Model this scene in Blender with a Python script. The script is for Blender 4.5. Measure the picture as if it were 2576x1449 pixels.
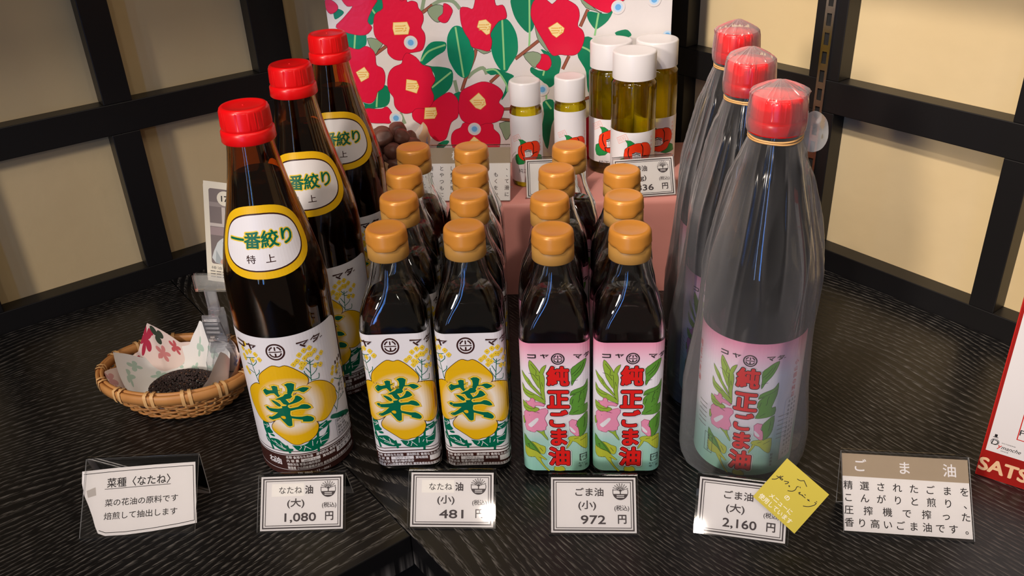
import bpy, bmesh, math, random
from math import sin, cos, pi, radians, sqrt, exp, atan2, hypot
from mathutils import Vector, Matrix, noise
from mathutils.geometry import tessellate_polygon

SC = bpy.context.scene
for _o in list(bpy.data.objects):
    bpy.data.objects.remove(_o)
COL = SC.collection
random.seed(7)

# ------------------------------------------------------------------ camera
cam_d = bpy.data.cameras.new('camera')
cam = bpy.data.objects.new('camera', cam_d)
COL.objects.link(cam)
F_PX = 2210.0
cam_d.sensor_width = 36.0
cam_d.lens = F_PX / 2576 * 36
cam_d.clip_start = 0.01
_dn = Vector((189, 3979, F_PX)).normalized()
_Z = -_dn
_f = Vector((0, 0, 1))
_Y = (_f - _f.dot(_Z) * _Z).normalized()
_X = _Y.cross(_Z)
_R = Matrix((_X, _Y, _Z))                      # camera (x right, y down, z forward) -> world
_m = Matrix((_R.col[0], -_R.col[1], -_R.col[2])).transposed()
cam.matrix_world = Matrix.Translation((0, 0, 0.46)) @ _m.to_4x4()
SC.camera = cam

# ------------------------------------------------------------------ world, lamps, exposure
SC.view_settings.view_transform = 'Standard'
SC.view_settings.look = 'None'
SC.view_settings.gamma = 1.0
SC.view_settings.use_curve_mapping = False
SC.view_settings.exposure = 0.0
SC.cycles.transparent_max_bounces = 24
SC.cycles.max_bounces = 14
SC.cycles.transmission_bounces = 14
SC.cycles.sample_clamp_indirect = 4.0
W_ = bpy.data.worlds.new('world'); SC.world = W_; W_.use_nodes = True
W_.node_tree.nodes['Background'].inputs[0].default_value = (1.0, 0.86, 0.74, 1)
W_.node_tree.nodes['Background'].inputs[1].default_value = 0.115

def lamp(name, loc, target, size, power, color, shape='DISK', size_y=None):
    d = bpy.data.lights.new(name, 'AREA')
    d.shape = shape; d.size = size
    if size_y: d.size_y = size_y
    d.energy = power; d.color = color
    o = bpy.data.objects.new(name, d); COL.objects.link(o)
    o.location = loc
    o.rotation_euler = (Vector(target) - Vector(loc)).to_track_quat('-Z', 'Y').to_euler()
    return o
WARM = (1.0, 0.87, 0.75)
CTR = (0.05, 0.75, 0.1)
def spot(loc, target, power, angle, radius=.07):
    d = bpy.data.lights.new('spot_lamp', 'SPOT'); d.energy = power; d.color = WARM
    d.spot_size = radians(angle); d.spot_blend = 1.0; d.shadow_soft_size = radius
    o = bpy.data.objects.new('spot_lamp', d); COL.objects.link(o); o.location = loc
    o.rotation_euler = (Vector(target) - Vector(loc)).to_track_quat('-Z', 'Y').to_euler()
spot((-0.75, -0.45, 1.75), (0.00, 0.95, 0.20), 76, 36, .05)
spot((-0.45, -0.02, 1.60), (0.52, 0.80, 0.18), 105, 34, .04)
lamp('ceiling_and_fill_lamp', (-0.52, -2.02, 2.1), CTR, 0.055, 1.5, WARM)
lamp('ceiling_and_fill_lamp', (-1.85, -2.05, 1.30), CTR, 0.35, 54, WARM)  # soft front fill added low behind the camera to brighten the bottle labels
for _p, _e in (((0.55, -0.9, 2.2), 1.6), ((-0.5, 0.1, 2.2), 1.0), ((0.2, 0.15, 2.3), 1.0), ((-0.95, -0.3, 2.2), 1.2), ((0.95, -0.2, 2.2), 1.0), ((0.45, -2.9, 1.6), 4), ((-1.7, 0.0, 1.9), 1.2),
               ((0.0, -0.45, 2.3), 1.0), ((-0.35, -0.6, 2.3), 1.0), ((0.3, -0.5, 2.3), 1.0), ((1.15, -1.1, 2.1), 1.4), ((1.3, -0.6, 2.1), 1.0), ((-1.3, -0.8, 2.2), 1.0)):
    lamp('ceiling_and_fill_lamp', _p, CTR, 0.20, _e * 1.35, WARM)
lamp('daylight_window', (-1.1, -3.2, 0.72), (0, 0.6, 0.3), 0.17, 17, (0.13, 0.36, 1.0), 'RECTANGLE', 2.8)
lamp('daylight_window', (-1.75, -2.9, 0.72), (0, 0.6, 0.3), 0.10, 7, (0.35, 0.55, 1.0), 'RECTANGLE', 2.8)

# ------------------------------------------------------------------ materials
MATS = {}
def M(name, color=(.8, .8, .8), rough=.5, metal=0.0, spec=.5, trans=0.0, ior=1.45, coat=0.0):
    if name in MATS: return MATS[name]
    m = bpy.data.materials.new(name); m.use_nodes = True
    b = m.node_tree.nodes['Principled BSDF']
    b.inputs['Base Color'].default_value = (*color, 1)
    b.inputs['Roughness'].default_value = rough
    b.inputs['Metallic'].default_value = metal
    b.inputs['Specular IOR Level'].default_value = spec
    b.inputs['Transmission Weight'].default_value = trans
    b.inputs['IOR'].default_value = ior
    b.inputs['Coat Weight'].default_value = coat
    MATS[name] = m
    return m
def hexc(h):
    r = [int(h[i:i + 2], 16) / 255 for i in (0, 2, 4)]
    return tuple(c / 12.92 if c <= .04045 else ((c + .055) / 1.055) ** 2.4 for c in r)
def nodes(m):
    nt = m.node_tree
    return nt, nt.nodes, nt.links, nt.nodes['Principled BSDF']
def nn(ns, t, **kw):
    n = ns.new(t)
    for k, v in kw.items(): setattr(n, k, v)
    return n

def wood_black():
    m = M('black_stained_wood', (.012, .011, .011), .42, spec=.5)
    nt, ns, L, b = nodes(m)
    tc = nn(ns, 'ShaderNodeTexCoord')
    mp = nn(ns, 'ShaderNodeMapping'); mp.inputs['Scale'].default_value = (1.5, 3.6, 1)
    L.new(tc.outputs['Object'], mp.inputs[0])
    n1 = nn(ns, 'ShaderNodeTexNoise'); n1.inputs['Scale'].default_value = 1.7; n1.inputs['Detail'].default_value = 1.0
    L.new(mp.outputs[0], n1.inputs['Vector'])
    sep = nn(ns, 'ShaderNodeSeparateXYZ'); L.new(tc.outputs['Object'], sep.inputs[0])
    a1 = nn(ns, 'ShaderNodeMath', operation='MULTIPLY'); a1.inputs[1].default_value = 210.0
    L.new(sep.outputs['Y'], a1.inputs[0])
    a2 = nn(ns, 'ShaderNodeMath', operation='MULTIPLY'); a2.inputs[1].default_value = 30.0
    L.new(n1.outputs['Fac'], a2.inputs[0])
    a3 = nn(ns, 'ShaderNodeMath', operation='ADD'); L.new(a1.outputs[0], a3.inputs[0]); L.new(a2.outputs[0], a3.inputs[1])
    a4 = nn(ns, 'ShaderNodeMath', operation='FRACT'); L.new(a3.outputs[0], a4.inputs[0])
    # fine pores stretched along the grain
    mp2 = nn(ns, 'ShaderNodeMapping'); mp2.inputs['Scale'].default_value = (110, 900, 1)
    L.new(tc.outputs['Object'], mp2.inputs[0])
    n2 = nn(ns, 'ShaderNodeTexNoise'); n2.inputs['Scale'].default_value = 1.0; n2.inputs['Detail'].default_value = 3.0
    L.new(mp2.outputs[0], n2.inputs['Vector'])
    r1 = nn(ns, 'ShaderNodeValToRGB')
    r1.color_ramp.elements[0].position = .48; r1.color_ramp.elements[0].color = (0, 0, 0, 1)
    r1.color_ramp.elements[1].position = .92; r1.color_ramp.elements[1].color = (1, 1, 1, 1)
    L.new(a4.outputs[0], r1.inputs[0])
    r2 = nn(ns, 'ShaderNodeValToRGB')
    r2.color_ramp.elements[0].position = .44; r2.color_ramp.elements[0].color = (0, 0, 0, 1)
    r2.color_ramp.elements[1].position = .62; r2.color_ramp.elements[1].color = (1, 1, 1, 1)
    L.new(n2.outputs['Fac'], r2.inputs[0])
    mu = nn(ns, 'ShaderNodeMath', operation='MULTIPLY'); L.new(r1.outputs[0], mu.inputs[0]); L.new(r2.outputs[0], mu.inputs[1])
    mx = nn(ns, 'ShaderNodeMix', data_type='RGBA')
    mx.inputs['A'].default_value = (.0055, .0052, .0055, 1); mx.inputs['B'].default_value = (.125, .115, .105, 1)
    L.new(mu.outputs[0], mx.inputs['Factor']); L.new(mx.outputs['Result'], b.inputs['Base Color'])
    bp = nn(ns, 'ShaderNodeBump'); bp.inputs['Strength'].default_value = .25; bp.inputs['Distance'].default_value = .0006
    L.new(mu.outputs[0], bp.inputs['Height']); L.new(bp.outputs[0], b.inputs['Normal'])
    ra = nn(ns, 'ShaderNodeMapRange'); ra.inputs['To Min'].default_value = .30; ra.inputs['To Max'].default_value = .6
    L.new(mu.outputs[0], ra.inputs[0]); L.new(ra.outputs[0], b.inputs['Roughness'])
    return m
def plaster():
    m = M('beige_plaster', hexc('d3bd92'), .9, spec=.1)
    nt, ns, L, b = nodes(m)
    tc = nn(ns, 'ShaderNodeTexCoord')
    n1 = nn(ns, 'ShaderNodeTexNoise'); n1.inputs['Scale'].default_value = 60; n1.inputs['Detail'].default_value = 6
    L.new(tc.outputs['Object'], n1.inputs['Vector'])
    n2 = nn(ns, 'ShaderNodeTexNoise'); n2.inputs['Scale'].default_value = 9; n2.inputs['Detail'].default_value = 3
    L.new(tc.outputs['Object'], n2.inputs['Vector'])
    mx = nn(ns, 'ShaderNodeMix', data_type='RGBA')
    mx.inputs['A'].default_value = (*hexc('cdb689'), 1); mx.inputs['B'].default_value = (*hexc('dac59b'), 1)
    L.new(n2.outputs['Fac'], mx.inputs['Factor']); L.new(mx.outputs['Result'], b.inputs['Base Color'])
    bp = nn(ns, 'ShaderNodeBump'); bp.inputs['Strength'].default_value = .35; bp.inputs['Distance'].default_value = .001
    L.new(n1.outputs['Fac'], bp.inputs['Height']); L.new(bp.outputs[0], b.inputs['Normal'])
    return m
def thin_clear(name, tint, gloss_rough, haze=0.0, ior=1.49, haze_col=(.9, .9, .92), fold=0.0):
    """thin clear sheet: see-through, fresnel gloss, optional milky haze"""
    if name in MATS: return MATS[name]
    m = bpy.data.materials.new(name); m.use_nodes = True
    nt = m.node_tree; ns = nt.nodes; L = nt.links
    ns.remove(ns['Principled BSDF']); out = ns['Material Output']
    tr = nn(ns, 'ShaderNodeBsdfTransparent'); tr.inputs[0].default_value = (*tint, 1)
    gl = nn(ns, 'ShaderNodeBsdfGlossy'); gl.inputs['Roughness'].default_value = gloss_rough
    gl.inputs[0].default_value = (1, 1, 1, 1)
    fr = nn(ns, 'ShaderNodeFresnel'); fr.inputs[0].default_value = ior
    mx = nn(ns, 'ShaderNodeMixShader')
    src = tr
    if haze > 0:
        df = nn(ns, 'ShaderNodeBsdfDiffuse'); df.inputs[0].default_value = (*haze_col, 1)
        tl = nn(ns, 'ShaderNodeBsdfTranslucent'); tl.inputs[0].default_value = (*haze_col, 1)
        ad = nn(ns, 'ShaderNodeMixShader'); ad.inputs[0].default_value = .35
        L.new(df.outputs[0], ad.inputs[1]); L.new(tl.outputs[0], ad.inputs[2])
        lw = nn(ns, 'ShaderNodeLayerWeight'); lw.inputs[0].default_value = .30
        mr = nn(ns, 'ShaderNodeMapRange'); mr.inputs['To Min'].default_value = haze; mr.inputs['To Max'].default_value = min(1, haze + fold)
        L.new(lw.outputs['Facing'], mr.inputs[0])
        hz = nn(ns, 'ShaderNodeMixShader'); L.new(mr.outputs[0], hz.inputs[0])
        L.new(tr.outputs[0], hz.inputs[1]); L.new(ad.outputs[0], hz.inputs[2])
        src = hz
    L.new(fr.outputs[0], mx.inputs[0]); L.new(src.outputs[0], mx.inputs[1]); L.new(gl.outputs[0], mx.inputs[2])
    L.new(mx.outputs[0], out.inputs[0])
    MATS[name] = m
    return m
def petal_mat(name, center, r0, r1, r2, c_out, c_in):
    """printed petal colour fading to white in a ring round the centre (label millimetres in the UV map)"""
    m = M(name, c_out, .3, spec=.4)
    nt, ns, L, b = nodes(m)
    uv = nn(ns, 'ShaderNodeUVMap'); uv.uv_map = 'art'
    vm = nn(ns, 'ShaderNodeVectorMath', operation='DISTANCE'); vm.inputs[1].default_value = (center[0] / 100, center[1] / 100, 0)
    L.new(uv.outputs[0], vm.inputs[0])
    mu = nn(ns, 'ShaderNodeMath', operation='MULTIPLY'); mu.inputs[1].default_value = 100 / 40
    L.new(vm.outputs['Value'], mu.inputs[0])
    cr = nn(ns, 'ShaderNodeValToRGB'); e = cr.color_ramp.elements
    e[0].position = r0 / 40; e[0].color = (*c_out, 1)
    e[1].position = r2 / 40; e[1].color = (*c_out, 1)
    k = e.new(r1 / 40); k.color = (*c_in, 1)
    L.new(mu.outputs[0], cr.inputs[0]); L.new(cr.outputs[0], b.inputs['Base Color'])
    return m
def vgrad_mat(name, stops, scale=150.0):
    m = M(name, (1, 1, 1), .3, spec=.4)
    nt, ns, L, b = nodes(m)
    uv = nn(ns, 'ShaderNodeUVMap'); uv.uv_map = 'art'
    sp = nn(ns, 'ShaderNodeSeparateXYZ'); L.new(uv.outputs[0], sp.inputs[0])
    mu = nn(ns, 'ShaderNodeMath', operation='MULTIPLY'); mu.inputs[1].default_value = 100 / scale
    L.new(sp.outputs['Y'], mu.inputs[0])
    cr = nn(ns, 'ShaderNodeValToRGB'); e = cr.color_ramp.elements
    e[0].position = stops[0][0] / scale; e[0].color = (*stops[0][1], 1)
    e[1].position = stops[-1][0] / scale; e[1].color = (*stops[-1][1], 1)
    for p, c in stops[1:-1]:
        k = e.new(p / scale); k.color = (*c, 1)
    L.new(mu.outputs[0], cr.inputs[0]); L.new(cr.outputs[0], b.inputs['Base Color'])
    return m

WOOD = wood_black()
PLASTER = plaster()
FRAME = M('black_lacquer', (.008, .0075, .008), .38)
PAPER = M('white_label_paper', hexc('e6e3e6'), .35, spec=.4)
CARDW = M('white_card', hexc('e4e0de'), .6, spec=.2)
INK = M('black_ink', hexc('2b2526'), .6, spec=.2)
INKB = M('brown_ink', hexc('3a1c18'), .35, spec=.4)
BROWNP = M('brown_print', hexc('40231f'), .35, spec=.4)
GREENP = M('green_print', hexc('00664a'), .35, spec=.4)
YEL = M('yellow_print', hexc('e8b814'), .35, spec=.4)
YELK = M('light_yellow_print', hexc('eecb3c'), .35, spec=.4)
REDP = M('red_print', hexc('e0221f'), .35, spec=.4)
PINKP = M('pink_print', hexc('e892b0'), .35, spec=.4)
LG1 = M('leaf_green_print', hexc('93b33c'), .35, spec=.4)
LG2 = M('deep_leaf_print', hexc('5c9436'), .35, spec=.4)
LG3 = M('yellow_leaf_print', hexc('b3bd3a'), .35, spec=.4)
CAPRED = M('red_cap_plastic', hexc('e20d12'), .28, spec=.5)
CAPGOLD = M('gold_cap_plastic', hexc('cc8836'), .3, spec=.5, metal=.15)
CAPTAN = M('tan_cap_plastic', hexc('ad803f'), .42, spec=.4)
WHITEPL = M('white_cap_plastic', hexc('dedada'), .3, spec=.5)
GLASSB = M('brown_glass', hexc('c98a3c'), .02, trans=1.0, ior=1.5)
GLASSC = M('clear_glass', (.97, .98, .97), .01, trans=1.0, ior=1.46)
GLASSD = M('dark_glass', hexc('434a5c'), .03, trans=1.0, ior=1.5)
OIL_D = M('dark_rapeseed_oil', hexc('431804'), .02, trans=1.0, ior=1.2)
OIL_S = M('black_sesame_oil', hexc('2a0a0c'), .02, trans=.75, ior=1.2)
OIL_B = M('brown_bottle_oil', hexc('1c0803'), .03, trans=.6, ior=1.2)

OIL_Y = M('yellow_oil', (1.0, .92, .06), .01, trans=1.0, ior=1.44)
nt, ns, L, b = OIL_Y.node_tree, OIL_Y.node_tree.nodes, OIL_Y.node_tree.links, OIL_Y.node_tree.nodes['Principled BSDF']
_t = ns.new('ShaderNodeBsdfTransparent'); _t.inputs[0].default_value = (1.0, .91, .10, 1)
_x = ns.new('ShaderNodeMixShader'); _x.inputs[0].default_value = .65
L.new(b.outputs[0], _x.inputs[1]); L.new(_t.outputs[0], _x.inputs[2]); L.new(_x.outputs[0], ns['Material Output'].inputs[0])
GLASST = thin_clear('thin_clear_glass', (.97, .97, .95), .02, ior=1.5)
ACRYL = thin_clear('clear_acrylic', (.965, .965, .965), .04)
ACEDGE = M('acrylic_edge', (.62, .63, .64), .15, spec=.8, trans=.35, ior=1.3)
FILM = thin_clear('clear_plastic_film', (.97, .97, .975), .16, haze=.010, ior=1.30, haze_col=(.94, .92, .94), fold=.50)
FILMC = thin_clear('crumpled_plastic_film', (.97, .97, .97), .22, haze=.10, ior=1.35, haze_col=(.95, .95, .95), fold=.62)
FILMT = thin_clear('bag_end_film', (.95, .95, .95), .38, haze=.22, ior=1.35, haze_col=(.85, .84, .83), fold=.3)
RUBBER = M('rubber_band', hexc('c99a5f'), .5)

for _g, _s, _d in ((GLASSC, 55, .0011), (GLASSB, 30, .0005), (GLASSD, 30, .0005)):
    nt, ns, L, b = nodes(_g)
    tc = nn(ns, 'ShaderNodeTexCoord'); n1 = nn(ns, 'ShaderNodeTexNoise'); n1.inputs['Scale'].default_value = _s; n1.inputs['Detail'].default_value = 1
    bp = nn(ns, 'ShaderNodeBump'); bp.inputs['Strength'].default_value = .5; bp.inputs['Distance'].default_value = _d
    L.new(tc.outputs['Object'], n1.inputs['Vector']); L.new(n1.outputs['Fac'], bp.inputs['Height']); L.new(bp.outputs[0], b.inputs['Normal'])

# ------------------------------------------------------------------ object helpers
def tag(o, label=None, cat=None, group=None, kind=None):
    if label: o['label'] = label
    if cat: o['category'] = cat
    if group: o['group'] = group
    if kind: o['kind'] = kind
    return o
def thing(name, label, cat, loc=(0, 0, 0), rz=0, group=None):
    o = bpy.data.objects.new(name, None); COL.objects.link(o)
    o.empty_display_size = .02
    o.location = loc; o.rotation_euler = (0, 0, rz)
    return tag(o, label, cat, group)
def obj(name, bm, mats, parent=None, smooth=True, loc=None, rz=0):
    me = bpy.data.meshes.new(name); bm.to_mesh(me); bm.free()
    if not isinstance(mats, (list, tuple)): mats = [mats]
    for m in mats: me.materials.append(m)
    if smooth:
        me.polygons.foreach_set('use_smooth', [True] * len(me.polygons))
    o = bpy.data.objects.new(name, me); COL.objects.link(o)
    if parent: o.parent = parent
    if loc is not None: o.location = loc
    if rz: o.rotation_euler = (0, 0, rz)
    return o
def dup(root, loc, rz, label):
    def cp(o, parent):
        c = o.copy(); COL.objects.link(c)
        if parent: c.parent = parent
        for ch in o.children: cp(ch, c)
        return c
    r = cp(root, None)
    r.location = loc; r.rotation_euler = (0, 0, rz); r['label'] = label
    return r
def sharp(o, ang=35):
    me = o.data
    bm = bmesh.new(); bm.from_mesh(me)
    for e in bm.edges:
        if len(e.link_faces) == 2 and e.calc_face_angle(0) > radians(ang): e.smooth = False
    bm.to_mesh(me); bm.free()
    return o
def box(bm, c, s, mat=0, rot=None, bev=0.0):
    """box centred at c with full sizes s"""
    r = bmesh.ops.create_cube(bm, size=1.0)
    vs = r['verts']
    bmesh.ops.scale(bm, vec=s, verts=vs)
    if bev:
        es = list({e for v in vs for e in v.link_edges})
        rb = bmesh.ops.bevel(bm, geom=es, offset=bev, segments=2, affect='EDGES', profile=.5)
        vs = list({v for f in rb['faces'] for v in f.verts} | {v for v in vs if v.is_valid})
    if rot is not None: bmesh.ops.rotate(bm, cent=(0, 0, 0), matrix=rot, verts=vs)
    bmesh.ops.translate(bm, vec=c, verts=vs)
    for f in {f for v in vs for f in v.link_faces}: f.material_index = mat
    return vs
def rings(bm, rs, cap0=True, cap1=True, mat=0, closed=True):
    """skin a list of rings (lists of points with equal counts)"""
    vv = [[bm.verts.new(p) for p in r] for r in rs]
    n = len(vv[0])
    for a, b in zip(vv, vv[1:]):
        for i in range(n if closed else n - 1):
            j = (i + 1) % n
            try:
                f = bm.faces.new((a[i], a[j], b[j], b[i])); f.material_index = mat
            except ValueError: pass
    if cap0: bm.faces.new(list(reversed(vv[0]))).material_index = mat
    if cap1: bm.faces.new(vv[-1]).material_index = mat
    return vv
def lathe(bm, prof, n=48, mat=0, cap0=True, cap1=True, c=(0, 0), rad=None):
    """prof: (r, z) list from bottom to top; rad(i_angle, r, z) -> (r, z) lets a ring vary"""
    rs = []
    for r, z in prof:
        ring = []
        for i in range(n):
            a = 2 * pi * i / n
            rr, zz = (r, z) if rad is None else rad(a, r, z)
            ring.append((c[0] + rr * cos(a), c[1] + rr * sin(a), zz))
        rs.append(ring)
    return rings(bm, rs, cap0, cap1, mat)
def rrect(a, rc, z, k=8, flat=3):
    """rounded square ring, half width a, corner radius rc, starting at the middle of the -y face, running to +x"""
    pts = []
    for q in range(4):
        ang = q * pi / 2
        base = []
        f = a - rc
        for i in range(flat + 1): base.append((f * i / (flat + .0), -a))
        for i in range(1, k + 1):
            t = -pi / 2 + (pi / 2) * i / k
            base.append((f + rc * cos(t), -f + rc * sin(t)))
        for i in range(1, flat): base.append((a, -f + f * i / flat))
        for x, y in base: pts.append((x * cos(ang) - y * sin(ang), x * sin(ang) + y * cos(ang), z))
    return pts
def tube(bm, pts, r, n=8, mat=0, closed=False, rx=None):
    """round tube along a list of points"""
    P = [Vector(p) for p in pts]; m = len(P); rs = []
    up = Vector((0, 0, 1))
    for i, p in enumerate(P):
        if closed: t = P[(i + 1) % m] - P[i - 1]
        else: t = P[min(i + 1, m - 1)] - P[max(i - 1, 0)]
        t.normalize()
        s = t.cross(up)
        if s.length < 1e-4: s = t.cross(Vector((1, 0, 0)))
        s.normalize(); u = s.cross(t)
        rr = r[i] if isinstance(r, (list, tuple)) else r
        rs.append([p + rr * (cos(2 * pi * k / n) * s * (rx or 1) + sin(2 * pi * k / n) * u) for k in range(n)])
    if closed:
        rs.append(rs[0]); 
        vv = [[bm.verts.new(q) for q in ring] for ring in rs[:-1]]; vv.append(vv[0])
        for a, b in zip(vv, vv[1:]):
            for k in range(n):
                bm.faces.new((a[k], a[(k + 1) % n], b[(k + 1) % n], b[k])).material_index = mat
    else: rings(bm, rs, mat=mat)
def smooth2(pts, k=3):
    """closed Catmull-Rom"""
    n = len(pts); out = []
    for i in range(n):
        p0, p1, p2, p3 = pts[i - 1], pts[i], pts[(i + 1) % n], pts[(i + 2) % n]
        for j in range(k):
            t = j / k
            out.append(tuple(.5 * (2 * p1[d] + (p2[d] - p0[d]) * t + (2 * p0[d] - 5 * p1[d] + 4 * p2[d] - p3[d]) * t * t + (3 * p1[d] - p0[d] - 3 * p2[d] + p3[d]) * t ** 3) for d in (0, 1)))
    return out
def smooth_open(pts, k=4):
    if len(pts) < 3: return pts
    q = [pts[0]] + list(pts) + [pts[-1]]; out = []
    for i in range(1, len(q) - 2):
        p0, p1, p2, p3 = q[i - 1], q[i], q[i + 1], q[i + 2]
        for j in range(k):
            t = j / k
            out.append(tuple(.5 * (2 * p1[d] + (p2[d] - p0[d]) * t + (2 * p0[d] - 5 * p1[d] + 4 * p2[d] - p3[d]) * t * t + (3 * p1[d] - p0[d] - 3 * p2[d] + p3[d]) * t ** 3) for d in (0, 1)))
    out.append(tuple(pts[-1]))
    return out

# ------------------------------------------------------------------ printed artwork (2-D, millimetres)
_fc = bpy.data.curves.new('glyphs', 'FONT'); _fo = bpy.data.objects.new('glyphs', _fc); COL.objects.link(_fo)
_fc.resolution_u = 3
_gl = {}
def glyphs(s, off):
    k = (s, off)
    if k not in _gl:
        _fc.body = s; _fc.offset = off
        bpy.context.view_layer.update()
        e = _fo.evaluated_get(bpy.context.evaluated_depsgraph_get())
        me = e.to_mesh()
        _gl[k] = ([(v.co.x, v.co.y) for v in me.vertices], [tuple(p.vertices) for p in me.polygons])
        e.to_mesh_clear()
    return _gl[k]
class Art:
    def __init__(s): s.it = []
    def add(s, v, f, mat, z): s.it.append((v, f, mat, z + .003 * len(s.it)))
    def poly(s, pts, mat, z, k=0):
        if k: pts = smooth2(pts, k)
        tri = tessellate_polygon([[Vector((p[0], p[1], 0)) for p in pts]])
        s.add(list(pts), [tuple(t) for t in tri], mat, z)
    def rect(s, x0, y0, x1, y1, mat, z): s.add([(x0, y0), (x1, y0), (x1, y1), (x0, y1)], [(0, 1, 2, 3)], mat, z)
    def rrect(s, x0, y0, x1, y1, r, mat, z):
        p = []
        for cx, cy, a0 in ((x1 - r, y0 + r, -90), (x1 - r, y1 - r, 0), (x0 + r, y1 - r, 90), (x0 + r, y0 + r, 180)):
            for i in range(7):
                a = radians(a0 + 15 * i); p.append((cx + r * cos(a), cy + r * sin(a)))
        s.poly(p, mat, z)
    def stroke(s, pts, w, mat, z, closed=False, k=0, taper=False):
        if k: pts = smooth2(pts, k) if closed else smooth_open(pts, k)
        n = len(pts); v = []; f = []
        for i in range(n):
            a = pts[i - 1] if (closed or i) else pts[i]
            b = pts[(i + 1) % n] if (closed or i < n - 1) else pts[i]
            p = pts[i]
            def nrm(q, r):
                dx, dy = r[0] - q[0], r[1] - q[1]; l = hypot(dx, dy) or 1
                return (-dy / l, dx / l)
            n1 = nrm(a, p) if a != p else nrm(p, b); n2 = nrm(p, b) if b != p else n1
            mx, my = n1[0] + n2[0], n1[1] + n2[1]; l = hypot(mx, my)
            if l < .3: mx, my, sc = n1[0], n1[1], 1
            else: mx, my = mx / l, my / l; sc = min(1.6, 1 / max(.3, mx * n1[0] + my * n1[1]))
            h = w / 2 * sc * ((1 - i / max(1, n - 1)) * .9 + .1 if taper else 1)
            v += [(p[0] + mx * h, p[1] + my * h), (p[0] - mx * h, p[1] - my * h)]
        for i in range(n if closed else n - 1):
            j = (i + 1) % n
            f.append((2 * i + 1, 2 * j + 1, 2 * j, 2 * i))
        s.add(v, f, mat, z)
    def frame(s, x0, y0, x1, y1, w, mat, z):
        for a in ((x0, y0, x1, y0 + w), (x0, y1 - w, x1, y1), (x0, y0 + w, x0 + w, y1 - w), (x1 - w, y0 + w, x1, y1 - w)): s.rect(*a, mat, z)
    def disc(s, x, y, r, mat, z, ry=None, n=20):
        s.add([(x + r * cos(2 * pi * i / n), y + (ry or r) * sin(2 * pi * i / n)) for i in range(n)], [tuple(range(n))], mat, z)
    def ring(s, x, y, r, w, mat, z, n=32):
        s.stroke([(x + r * cos(2 * pi * i / n), y + r * sin(2 * pi * i / n)) for i in range(n)], w, mat, z, closed=True)
    def text(s, t, x, y, h, mat, z, bold=0.0, width=None, rot=0.0, al='C', slant=0.0, sy=1.0):
        """one line, em height h, centre height y; width stretches it to that many mm"""
        v, f = glyphs(t, 0)
        if not v: return
        xs = [p[0] for p in v]; x0, x1 = min(xs), max(xs)
        kx = width / (x1 - x0) if width else h
        ox = {'C': (x0 + x1) / 2, 'L': x0, 'R': x1}[al]
        c, sn = cos(rot), sin(rot)
        nb = 1 if bold <= 0 else (16 if bold > .04 else 5)
        for k in range(nb):
            dx, dy = (bold * h * cos(2 * pi * k / nb), bold * h * sin(2 * pi * k / nb)) if bold > 0 else (0, 0)
            o = []
            for px, py in v:
                qy = (py - .37) * h * sy; qx = (px - ox) * kx + slant * qy
                qx += dx; qy += dy
                o.append((x + qx * c - qy * sn, y + qx * sn + qy * c))
            s.add(o, f, mat, z)
    def row(s, t, x, y, h, pitch, mat, z, bold=0.0, rot=0.0, sx=1.0):
        for i, ch in enumerate(t):
            if ch != ' ': s.text(ch, x + i * pitch * cos(rot), y + i * pitch * sin(rot), h, mat, z, bold, rot=rot)
    def build(s, name, wrap, parent=None, cuts=(), eps=5e-5, shift=(0, 0), scale=(1, 1), clip=None):
        bm = bmesh.new(); mats = []
        uvl = bm.loops.layers.uv.new('art')
        for v, f, mat, z in s.it:
            if mat not in mats: mats.append(mat)
            mi = mats.index(mat)
            vs = [bm.verts.new((p[0], p[1], z)) for p in v]
            for q in f:
                try: fc = bm.faces.new([vs[i] for i in q])
                except ValueError: continue
                fc.material_index = mi
                fc.normal_update()
                if fc.normal.z < 0: fc.normal_flip()
                for l in fc.loops: l[uvl].uv = (l.vert.co.x / 100, l.vert.co.y / 100)
        def allg(): return list(bm.verts) + list(bm.edges) + list(bm.faces)
        for c in cuts:
            bmesh.ops.bisect_plane(bm, geom=allg(), dist=1e-4, plane_co=(c, 0, 0), plane_no=(1, 0, 0))
        if clip:
            x0, y0, x1, y1 = clip
            for co, no in (((x0, 0, 0), (-1, 0, 0)), ((x1, 0, 0), (1, 0, 0)), ((0, y0, 0), (0, -1, 0)), ((0, y1, 0), (0, 1, 0))):
                bmesh.ops.bisect_plane(bm, geom=allg(), dist=1e-4, plane_co=co, plane_no=no, clear_outer=True)
        for v in bm.verts:
            v.co = wrap((v.co.x * scale[0] + shift[0]) / 1000, (v.co.y * scale[1] + shift[1]) / 1000, v.co.z * eps)
        bm.normal_update()
        return obj(name, bm, mats, parent, smooth=False)

def wrap_cyl(r):
    def w(u, v, h):
        a = u / r; R_ = r + h
        return Vector((R_ * sin(a), -R_ * cos(a), v))
    return w
def wrap_sq(a, rc):
    fl = a - rc; arc = rc * pi / 2
    def w(u, v, h):
        sg = 1 if u >= 0 else -1; q = abs(u)
        if q <= fl: p = (q, -a - h)
        elif q <= fl + arc:
            t = (q - fl) / rc; p = (fl + (rc + h) * sin(t), -fl - (rc + h) * cos(t))
        else: p = (a + h, -fl + (q - fl - arc))
        return Vector((sg * p[0], p[1], v))
    return w
def wrap_flat(mat):
    return lambda u, v, h: mat @ Vector((u, v, h))

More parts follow.
